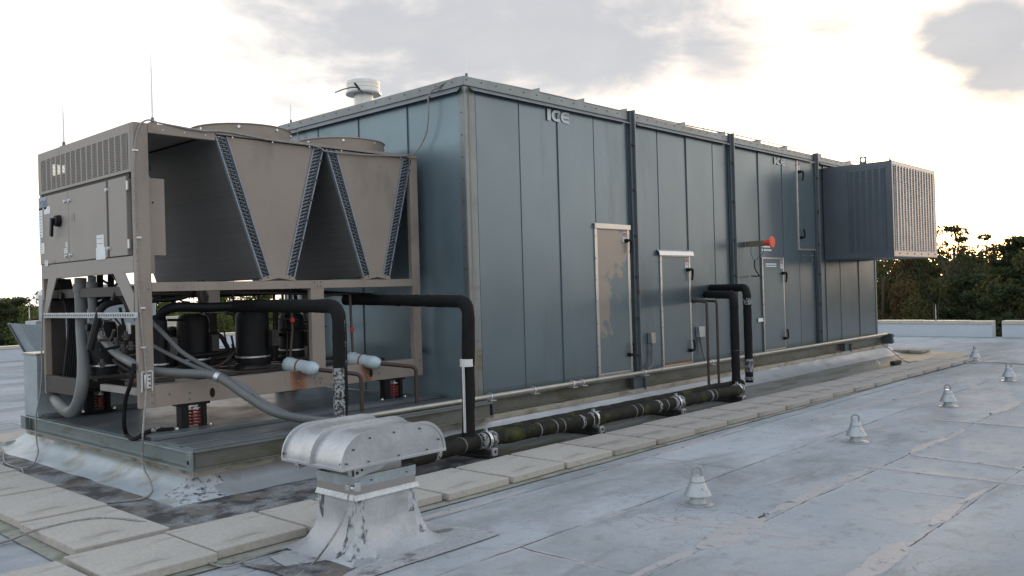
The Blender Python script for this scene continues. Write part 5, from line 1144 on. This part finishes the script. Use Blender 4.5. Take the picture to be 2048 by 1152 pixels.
rod_at(128, 300, 200, x=X0+.05, z0=ZT+.005, label='leftmost lightning rod, on the rear corner of the beige condenser')
rod_at(582, 248, 205, x=BX0+.04, z0=ZR+.005, label='lightning rod at the back left corner of the cabinet roof')
rod_at(933, 157, 98, y=BY0+.05, z0=ZR+.005, label='lightning rod above the near corner of the cabinet')
rod_at(1408, 265, 224, y=BY0+.3, z0=ZR+.005, label='thin lightning rod midway along the cabinet roof')
rod_at(1780, 322, 265, y=HY0+.03, z0=HZ1+.012, label='lightning rod on the outer corner of the louvred intake')
rod_at(1872, 641, 608, x=21.8, z0=.378, label='white lightning rod standing on the far parapet')
# flue on the cabinet roof
fl_ = thing('flue', (6.62, 8.5, ZR), 'white round flue with banded cap rising behind the cabinet roof edge', 'flue')
g = MB(); g.lathe((6.62, 8.5, 0), [(.115, ZR), (.115, 3.88)], 28); g.build('pipe', 'flue', fl_)
g = MB(); g.lathe((6.62, 8.5, 0), [(.12, 3.835), (.215, 3.83), (.22, 3.845), (.203, 3.862), (.203, 3.90), (.206, 3.902), (.203, 3.905), (.203, 3.945), (.206, 3.947), (.203, 3.95), (.203, 3.985), (.195, 3.992), (.01, 3.995)], 36); g.build('cap', 'flue', fl_)
g = MB(); c = Vector((6.62-.2, 8.5-.12, 0)); a = P(712, 175, y=8.34); b = P(670, 185, y=8.34); g.tube(crv([a+Vector((.1, 0, -.04)), a, a.lerp(b, .5)+Vector((0, 0, .015)), b], 5), .007, 6); g.tube(crv([P(709, 166, y=8.33), P(716, 175, y=8.33), P(719, 180, y=8.33)], 4), .014, 6); g.build('loose_rod', 'inner', fl_)
# ------------------------------------------------------------------ conductor ropes
def rope(pts, label, r=.007, k=8):
    e = thing('conductor_cable', pts[-1], label, 'cable'); g = MB(); q = crv(pts, k); g.tube(q, r, 7, jit=.10); g.build('strand', 'rope', e); return e
F = lambda px, py, y: P(px, py, y=y)
Z = lambda px, py, z=.02: P(px, py, z=z)
c1 = rope([F(318, 246, Y0+.05), F(295, 240, Y0+.0), F(277, 255, Y0-.01), F(269, 300, Y0-.012), F(268, 380, Y0-.012), F(272, 470, Y0-.012), F(276, 560, Y0-.012), F(283, 650, Y0-.012), F(288, 700, Y0-.012), F(292, 745, Y0-.02), F(291, 800, Y0-.06), F(286, 860, Y0-.30), P(285, 900, x=PX0-.03), P(287, 935, x=PX0-.03), P(300, 962, x=PX0-.10), P(303, 985, z=.02), P(280, 998, z=.015), P(200, 1007, z=.015)], 'braided grey cable clipped down the front corner post of the condenser to the roof')
g = MB()
for px, py in ((268, 300), (275, 475), (283, 616), (284, 695)): c = F(px, py, Y0-.01); g.box(c.x-.01, c.x+.028, Y0-.018, Y0-.002, c.z-.006, c.z+.006)
build_each(g, 'clip', 'zinc', c1)
c = F(294, 762, Y0-.012); g = MB(); g.box(c.x-.025, c.x+.025, Y0-.028, Y0-.001, c.z-.06, c.z+.05); cl_ = g.build('connector', 'zinc', c1, bevel=.004)
g = MB()
for a, b in (((-.04, -.085), (-.035, .07)), ((-.035, .07), (.045, .075)), ((.045, .075), (.04, -.08))): g.bar((c.x+a[0], Y0-.004, c.z+a[1]), (c.x+b[0], Y0-.004, c.z+b[1]), .008, .014, up=(0, 1, 0))
g.build('sealant', 'whitetape', cl_)
for dz in (-.035, .0, .032): g = MB(); g.disc((c.x+.012, Y0-.028, c.z+dz), .008, (0, -1, 0), .008, 6); g.build('bolt', 'inner', cl_)
rope([P(86, 600, x=X0-.01), P(83, 690, x=X0-.02), P(84, 735, x=X0-.02), P(80, 790, x=X0-.03), P(72, 830, x=PX0-.02), P(73, 880, x=PX0-.04), P(76, 905, x=PX0-.12), P(65, 930, z=.02), P(42, 936, z=.02), P(10, 925, z=.02), P(5, 900, z=.02), P(-20, 885, z=.02)], 'braided cable dropping from the rear post past the galvanised box to the roof')
c2 = rope([P(42, 936, z=.02), P(46, 945, z=.03), P(43, 960, z=.02), P(80, 968, z=.02), P(150, 985, z=.02), P(200, 1007, z=.02), P(250, 1030, z=.02), P(290, 1040, z=.02)], 'grey cable lying on the stained roof between pavers and curb')
rope([P(-20, 1092, z=.02), P(20, 1080, z=.02), P(45, 1070, z=.064), P(80, 1058, z=.066), P(160, 1040, z=.066), P(220, 1036, z=.066), P(280, 1042, z=.066), P(300, 1050, z=.04), P(320, 1062, z=.02)], 'grey cable lying over the corner paver')
rope([F(318, 246, Y0), F(400, 261, Y0-.02), F(455, 264, Y0-.02), F(540, 280, Y0-.02), F(618, 290, Y0-.022), F(640, 296, Y0-.02), F(655, 303, Y0-.02), F(720, 309, Y0-.02), F(770, 311, Y0-.02), F(813, 311, Y0-.02), P(835, 300, x=BX0-.08), P(852, 268, x=BX0-.06), P(857, 230, x=BX0-.07), P(858, 190, x=BX0-.07), P(880, 172, x=BX0-.03), P(905, 158, x=BX0-.0), P(925, 154, x=BX0+.02), P(945, 157, y=BY0), P(1060, 180, y=BY0), P(1160, 203, y=BY0), P(1262, 226, y=BY0), P(1380, 252, y=BY0), P(1470, 270, y=BY0), P(1560, 290, y=BY0), P(1620, 303, y=BY0)], 'pale cable running from the condenser top up onto the cabinet roof edge', r=.008, k=6)
rope([F(560, 262, 7.5), P(590, 258, x=BX0-.05), P(594, 262, x=BX0-.05), P(597, 275, x=BX0-.05), P(600, 290, x=BX0-.05)], 'short pale cable hooked behind the left fan ring', r=.007)
rope([P(1757, 687, y=5.8), P(1775, 695, y=5.6), P(1810, 722, z=.02), P(1840, 722, z=.03), P(1918, 724, z=.03), P(1945, 726, z=.015), P(1985, 725, z=.015), P(2060, 729, z=.015)], 'thin cable on the far roof running right from the end of the cabinet', r=.008)
rope([P(700, 968, y=vy0-.03), P(698, 985, y=vy0-.035), P(685, 1040, y=vy0-.08), P(655, 1090, y=vy0-.12), P(625, 1128, z=.015), P(600, 1148, z=.012), P(570, 1175, z=.012)], 'braided cable hanging from the collar of the roof vent', r=.0055)
rope([P(330, 1083, z=.03), P(360, 1100, z=.02), P(440, 1132, z=.02), P(500, 1118, z=.02), P(560, 1098, z=.02)], 'grey cable on the roof at the foot of the vent walkway', r=.006)
# loose debris beyond pavers
dbr = thing('rubber_scrap', P(1790, 728, z=0.01), 'small black rubber scrap with a wire loop at the far end of the curb', 'debris')
g = MB(); c = P(1790, 728, z=.02); g.box(c.x-.12, c.x+.2, c.y-.04, c.y+.04, .012, .07); g.build('block', 'rubber', dbr, bevel=.01)
g = MB(); c = P(1752, 729, z=.03); g.tube([(c.x+.0, c.y+.06*math.cos(a), .02+.07*math.sin(a)) for a in [R(q) for q in range(0, 181, 20)]], .006, 6); g.build('wire_loop', 'zinc', dbr)
tw = MB(); c = P(1525, 1034, z=0); tw.tube(crv([(c.x-.05, c.y, .008), (c.x, c.y-.01, .012), (c.x+.05, c.y+.015, .008)], 5), [.004]*5+[.006]*5+[.003], 6)
tag(tw.build('twig', 'inner'), 'small dark twig lying on the open roof in front of the nearest anchor', 'twig')
# red capped device on the wall
rd = thing('red_horn', (12.2, BY0, 2.02), 'red funnel shaped horn on an olive strut fixed to the cabinet wall', 'horn')
wp = P(1492, 488, y=BY0); hx_ = wp.x; ye = P(1529, 487, x=hx_).y; zc_ = wp.z; g = MB()
g.box(hx_-.02, hx_+.02, ye, BY0-.001, zc_-.045, zc_+.035); g.build('strut', 'lumber', rd, bevel=.003)
g = MB(); g.tube([(hx_, ye+.02, zc_), (hx_, ye-.08, zc_+.002), (hx_, ye-.105, zc_+.003)], [.025, .05, .055], 18); g.cyl((hx_, ye-.106, zc_+.005), (hx_, ye-.125, zc_+.005), .085, .08, 24); g.build('horn_mouth', 'orange', rd)
g = MB()
for s in (-.03, .03): g.tube(crv([(hx_, ye+.12+s*3, zc_-.05), (hx_, ye+.12+s*3.2, zc_-.14), (hx_, ye+.16+s*.6, zc_-.24)], 4), .0035, 5)
g.tube(crv([(hx_, ye+.16, zc_-.24), (hx_, ye+.16, zc_-.36), (hx_, ye+.11, zc_-.45), (hx_+.05, BY0-.16, zc_-.475), (hx_+.12, BY0-.01, zc_-.47)], 5), .009, 6); g.build('hanging_wire', 'black', rd)
# ------------------------------------------------------------------ other rooftop units far left
fu = thing('rooftop_unit', P(100, 705, y=14.5), 'pale silver rooftop fan unit with slanted intake hood behind the condenser, far left', 'rooftop unit')
yy = 14.5
def FQ(px, py): return P(px, py, y=yy)
g = MB(); a, b, c, d = FQ(17, 647), FQ(150, 655), FQ(150, 706), FQ(51, 706); g.prism([a, b, c, d], (0, -.5, 0)); g.build('intake_hood', 'galvbox', fu, bevel=.004)
g = MB(); g.bar(a+Vector((0, -.01, 0)), d+Vector((0, -.01, 0)), .03, .07, up=(0, 1, 0)); g.build('hood_flange', 'hoodblue', fu)
g = MB(); a = FQ(50, 642); b = FQ(150, 652); g.box(a.x, b.x, yy-.45, yy-.01, b.z+.03, a.z); g.build('top_tray', 'galv', fu)
g = MB(); a = FQ(76, 590); b = FQ(140, 655); g.box(a.x, b.x+.9, yy-.4, yy+.0, b.z, a.z+.0); g.build('tower', 'galvbox', fu, bevel=.01)
g = MB(); a = FQ(80, 582); g.cyl((a.x+.03, yy+.06, a.z-.12), (a.x+.03, yy+.06, a.z), .07, .03, 12); g.build('lifting_eye', 'zinc', fu)
g = MB(); a = FQ(150, 655); b = FQ(315, 700); g.box(a.x, FQ(150, 700).x+.9, yy-.3, yy-.0, .02, b.z+.3); g.build('cabinet', 'galvbox', fu)
rod_at(59, 645, 612, y=14.55, z0=FQ(59, 643).z, label='stout pale lightning rod on the far left rooftop unit')
fu2 = thing('rooftop_unit', P(290, 690, y=18), 'pale grey blocky rooftop unit glimpsed through the condenser frame', 'rooftop unit')
yy = 18
g = MB(); a = P(190, 560, y=yy); b = P(312, 640, y=yy); g.box(a.x, b.x, yy, yy+2, b.z, P(250, 568, y=yy).z); g.build('upper_cabinet', 'galvbox', fu2, bevel=.01)
g = MB(); a = P(215, 645, y=yy); b = P(355, 690, y=yy); g.box(a.x, b.x, yy-.1, yy+1.8, .02, b.z+.42); g.build('lower_cabinet', 'cap', fu2, bevel=.01)
g = MB(); a = P(340, 640, y=yy-.2); g.box(a.x-.25, a.x+.25, yy-.3, yy-.12, a.z-.12, a.z+.08); g.build('pale_panel', 'cap', fu2)  # small cream panel in front of the cabinets
# ------------------------------------------------------------------ trees
M['leafdark'] = mat('pine_foliage', (.032, .050, .022), (.058, .078, .034), 1.4, .6, 0, island=.45, spec=.15)
M['leafolive'] = mat('olive_foliage', (.062, .072, .028), (.095, .088, .034), 1.1, .6, 0, island=.45, spec=.15)
M['leafrust'] = mat('backlit_rust_foliage', (.10, .066, .03), (.075, .062, .026), 1.1, .6, 0, island=.45, spec=.15)  # warm backlight put into the leaf colour as orange brown
M['leafgreen'] = mat('bright_green_foliage', (.085, .12, .035), (.13, .15, .045), 1.2, .6, 0, island=.4, spec=.15)  # brighter leaf green, used on the left side
M['bark'] = mat('bark', (.09, .07, .055), (.05, .04, .03), 3, .9, 0, bump=.5, bscale=8)
def translucent(name):
    m = M[name]; nt = m.node_tree; N = nt.nodes; L = nt.links; b = N['Principled BSDF']; o = [n for n in N if n.type == 'OUTPUT_MATERIAL'][0]
    t = N.new('ShaderNodeBsdfTranslucent'); s = N.new('ShaderNodeMixShader'); s.inputs[0].default_value = .35
    src = b.inputs['Base Color'].links[0].from_socket; L.new(src, t.inputs[0]); L.new(b.outputs[0], s.inputs[1]); L.new(t.outputs[0], s.inputs[2]); L.new(s.outputs[0], o.inputs['Surface'])
for k in ('leafdark', 'leafolive', 'leafrust', 'leafgreen'): translucent(k)
def clump(vs, fs, c, rad, n, size, flat=1.0):
    for _ in range(n):
        while True:
            d = Vector((random.uniform(-1, 1), random.uniform(-1, 1), random.uniform(-1, 1)))
            if d.length < 1: break
        if random.random() < .6: d = d.normalized()*random.uniform(.7, 1.05)
        p = c+Vector((d.x*rad, d.y*rad, d.z*rad*flat)); s = size*random.uniform(.5, 1.3)
        u = Vector((random.gauss(0, 1), random.gauss(0, 1), random.gauss(0, .6))).normalized(); w = u.orthogonal().normalized(); w.rotate(Matrix.Rotation(random.uniform(0, 6.28), 3, u)); x = u.cross(w)
        i = len(vs); vs += [p+w*s, p+x*s*.55, p-w*s, p-x*s*.55]; fs.append((i, i+1, i+2, i+3))
def tree_meshes(kind, seed):
    random.seed(seed); H = 11.; vs = []; fs = []; t = MB()
    if kind == 'pine': ht = H
    lean = random.uniform(-.3, .3); t.tube([(0, 0, 0), (lean*.4, 0, H*.4), (lean, 0, H*.9)], [.24, .17, .05], 8)
    if kind == 'pine':
        for k in range(64):
            z = H*(.22+.78*(k+.5)/64); f = 1-(z/H-.22)/.78; r = .35+2.3*f**.75*random.uniform(.7, 1.15); a = k*2.4+random.uniform(-.4, .4)
            e = Vector((lean*z/H+r*math.cos(a), r*math.sin(a), z+random.uniform(-.15, .35))); b = Vector((lean*z/H, 0, z-.15))
            t.tube([b, e], [.05*f+.015, .01], 5)
            for q in (.45, .75, 1.0): clump(vs, fs, b.lerp(e, q), .34+.26*f, 46, .105, .5)
    elif kind == 'broad':
        for k in range(46):
            a = random.uniform(0, 6.28); zz = random.random(); z = H*(.28+.70*zz); prof = math.sin(min(1, (.15+zz*.85))*math.pi*.93)**.6
            r = 2.5*prof*random.uniform(.35, 1.05); e = Vector((r*math.cos(a), r*math.sin(a), z)); b = Vector((lean*.5, 0, z*.72)); t.tube([b, b.lerp(e, .5)+Vector((0, 0, -.1)), e], [.06, .035, .01], 5)
            clump(vs, fs, e, random.uniform(.55, .95), 210, .10, .75)
    elif kind == 'sparse':
        for k in range(30):
            a = random.uniform(0, 6.28); z = H*random.uniform(.5, 1.0); r = 1.7*random.uniform(.3, 1)*(1-.5*abs(z/H-.75)/.25); e = Vector((r*math.cos(a), r*math.sin(a), z)); b = Vector((0, 0, z-1.3)); t.tube([b, b.lerp(e, .5), e], [.045, .03, .008], 5)
            clump(vs, fs, e, random.uniform(.3, .6), 90, .085, .6)
    else:                                       # bare umbrella pine
        for k in range(9):
            a = k*.7+random.uniform(-.2, .2); z = H*(.86+.14*random.random()); r = random.uniform(.4, 1.7); e = Vector((r*math.cos(a), r*math.sin(a), z)); b = Vector((lean, 0, H*.72)); t.tube([b, b.lerp(e, .6)+Vector((0, 0, .1)), e], [.05, .03, .01], 5)
            clump(vs, fs, e, random.uniform(.35, .6), 110, .085, .35)
    return vs, fs, t
protos = {}
def make_tree(kind, seed, leaf, x, y, top, label, rz=0, wide=1., cat='tree', group=None):
    key = (kind, seed, leaf)
    if key not in protos:
        vs, fs, t = tree_meshes(kind, seed); g = MB(); g.v = vs; g.f = fs; g.mi = [0]*len(fs)
        nm = {'pine': 'pine_tree', 'broad': 'broadleaf_tree', 'sparse': 'thin_tree', 'umbrella': 'umbrella_pine'}[kind]
        e = thing(nm, (0, 0, 0), label, cat, group); 
        me = bpy.data.meshes.new('crown'); me.from_pydata([tuple(v) for v in vs], [], fs); me.materials.append(M[leaf]); co = bpy.data.objects.new('crown', me); COL.objects.link(co); co.parent = e
        t.build('trunk', 'bark', e); protos[key] = e; o = e
    else: o = copy_tree(protos[key]); o['label'] = label
    s = (top-GZ)/11.2; o.location = (x, y, GZ); o.scale = (s*wide, s*wide, s); o.rotation_euler = (0, 0, R(rz)); tag(o, label, cat, group); return o
def tp_(px, py, x): v = P(px, py, x=x); return v.y, v.z
GT = 'trees beyond the roof parapet'
for (px, py, x, kind, seed, leaf, wide, rz, lab) in (
    (1905, 437, 46, 'umbrella', 3, 'leafdark', .75, 20, 'bare stemmed pine whose flat top rises above the others beside the intake'),
    (1893, 480, 44, 'broad', 4, 'leafdark', .72, 0, 'dense dark round tree just right of the louvred intake'),
    (1930, 482, 50, 'sparse', 6, 'leafrust', .9, 40, 'thin half bare tree with sun glowing through it, left of the gap in the treeline'),
    (1958, 484, 47, 'sparse', 7, 'leafolive', 1.1, 90, 'airy olive tree at the left edge of the bright gap in the treeline'),
    (2012, 484, 45, 'pine', 5, 'leafdark', 1.0, 0, 'tiered dark pine right of the bright gap in the treeline'),
    (2052, 462, 42, 'pine', 8, 'leafdark', 1.15, 50, 'tallest dark pine at the right edge of the photo'),
    (1848, 512, 48, 'sparse', 6, 'leafolive', 1.2, 130, 'thin olive tree under the corner of the louvred intake'),
    (1792, 500, 47, 'broad', 9, 'leafrust', .9, 70, 'reddish brown broadleaf tree below the louvred intake'),
    (1760, 505, 44, 'broad', 4, 'leafolive', .8, 160, 'olive broadleaf tree beside the far end of the cabinet'),
    (1985, 530, 42, 'broad', 9, 'leafolive', .7, 30, 'low yellow brown tree filling the foot of the gap in the treeline'),
    (1935, 545, 40, 'pine', 5, 'leafdark', 1.1, 200, 'dark pine below the gap in the treeline, behind the white rod'),
    (1870, 555, 39, 'broad', 4, 'leafolive', .8, 250, 'lower olive green tree directly behind the parapet rod'),
    (1820, 560, 40, 'broad', 9, 'leafrust', .8, 300, 'lower brownish tree between cabinet end and parapet rod'),
    (2010, 560, 38, 'pine', 8, 'leafdark', 1.1, 120, 'lower dark pine above the notch in the parapet'),
    (2075, 500, 39, 'broad', 4, 'leafolive', .9, 20, 'green tree cut off by the right photo edge')):
    y, z = tp_(px, py, x); make_tree(kind, seed, leaf, x, y, z, lab, rz, wide, group=GT)
for (px, py, y, kind, seed, leaf, wide, rz, lab) in (
    (2, 600, 62, 'pine', 5, 'leafdark', 1.0, 10, 'dark pine at the left photo edge beyond the roof'),
    (20, 590, 66, 'pine', 8, 'leafgreen', .9, 70, 'pine with pointed tip left of the pale far unit'),
    (45, 593, 60, 'pine', 5, 'leafdark', 1.0, 150, 'pine above the slanted hood of the far left unit'),
    (74, 582, 58, 'broad', 4, 'leafgreen', .8, 220, 'rounded taller tree just left of the condenser post'),
    (330, 588, 50, 'broad', 9, 'leafgreen', .9, 0, 'green tree seen through the condenser frame, left of the compressors'),
    (395, 570, 52, 'broad', 4, 'leafgreen', 1.0, 90, 'green tree seen through the frame between the first compressors'),
    (445, 565, 50, 'broad', 9, 'leafgreen', 1.0, 200, 'bright green tree seen through the frame left of the middle compressor'),
    (520, 570, 52, 'pine', 8, 'leafgreen', 1.1, 30, 'green pine seen through the frame behind the middle compressor')):
    v = P(px, py, y=y); make_tree(kind, seed, leaf, v.x, y, v.z, lab, rz, wide, group=GT)
# woods: the far continuous mass behind the single trees
random.seed(21)
def woods(name, pts, hmin, hmax, depth, n, leaf, label):
    vs = []; fs = []
    for i in range(n):
        t = random.random()*(len(pts)-1); k = int(t); p = Vector((*pts[k], 0)).lerp(Vector((*pts[k+1], 0)), t-k)
        nrm = (p-Vector((0, 0, 0))).normalized(); p = p+nrm*random.uniform(0, depth)
        top = hmin+(hmax-hmin)*(.5+.5*noise.noise(p*.12))+.8*noise.noise(p*.5); zc = GZ+ (top-GZ)*(1-random.random()**1.6*.85)
        clump(vs, fs, Vector((p.x, p.y, zc-.6)), random.uniform(.7, 1.3), 26, .22, .7)
    me = bpy.data.meshes.new(name); me.from_pydata([tuple(v) for v in vs], [], fs); me.materials.append(M[leaf]); o = bpy.data.objects.new(name, me); COL.objects.link(o); tag(o, label, 'woods', kind='stuff'); return o
woods('woods', [(50, -70), (56, -40), (58, -15), (56, 0), (54, 12), (58, 26)], 2.0, 3.1, 8, 4000, 'leafdark', 'dark continuous woods behind the single trees on the right')
woods('woods', [(52, 30), (40, 62), (15, 72), (-25, 66)], .6, 1.5, 9, 2600, 'leafgreen', 'green continuous woods beyond the roof on the left')
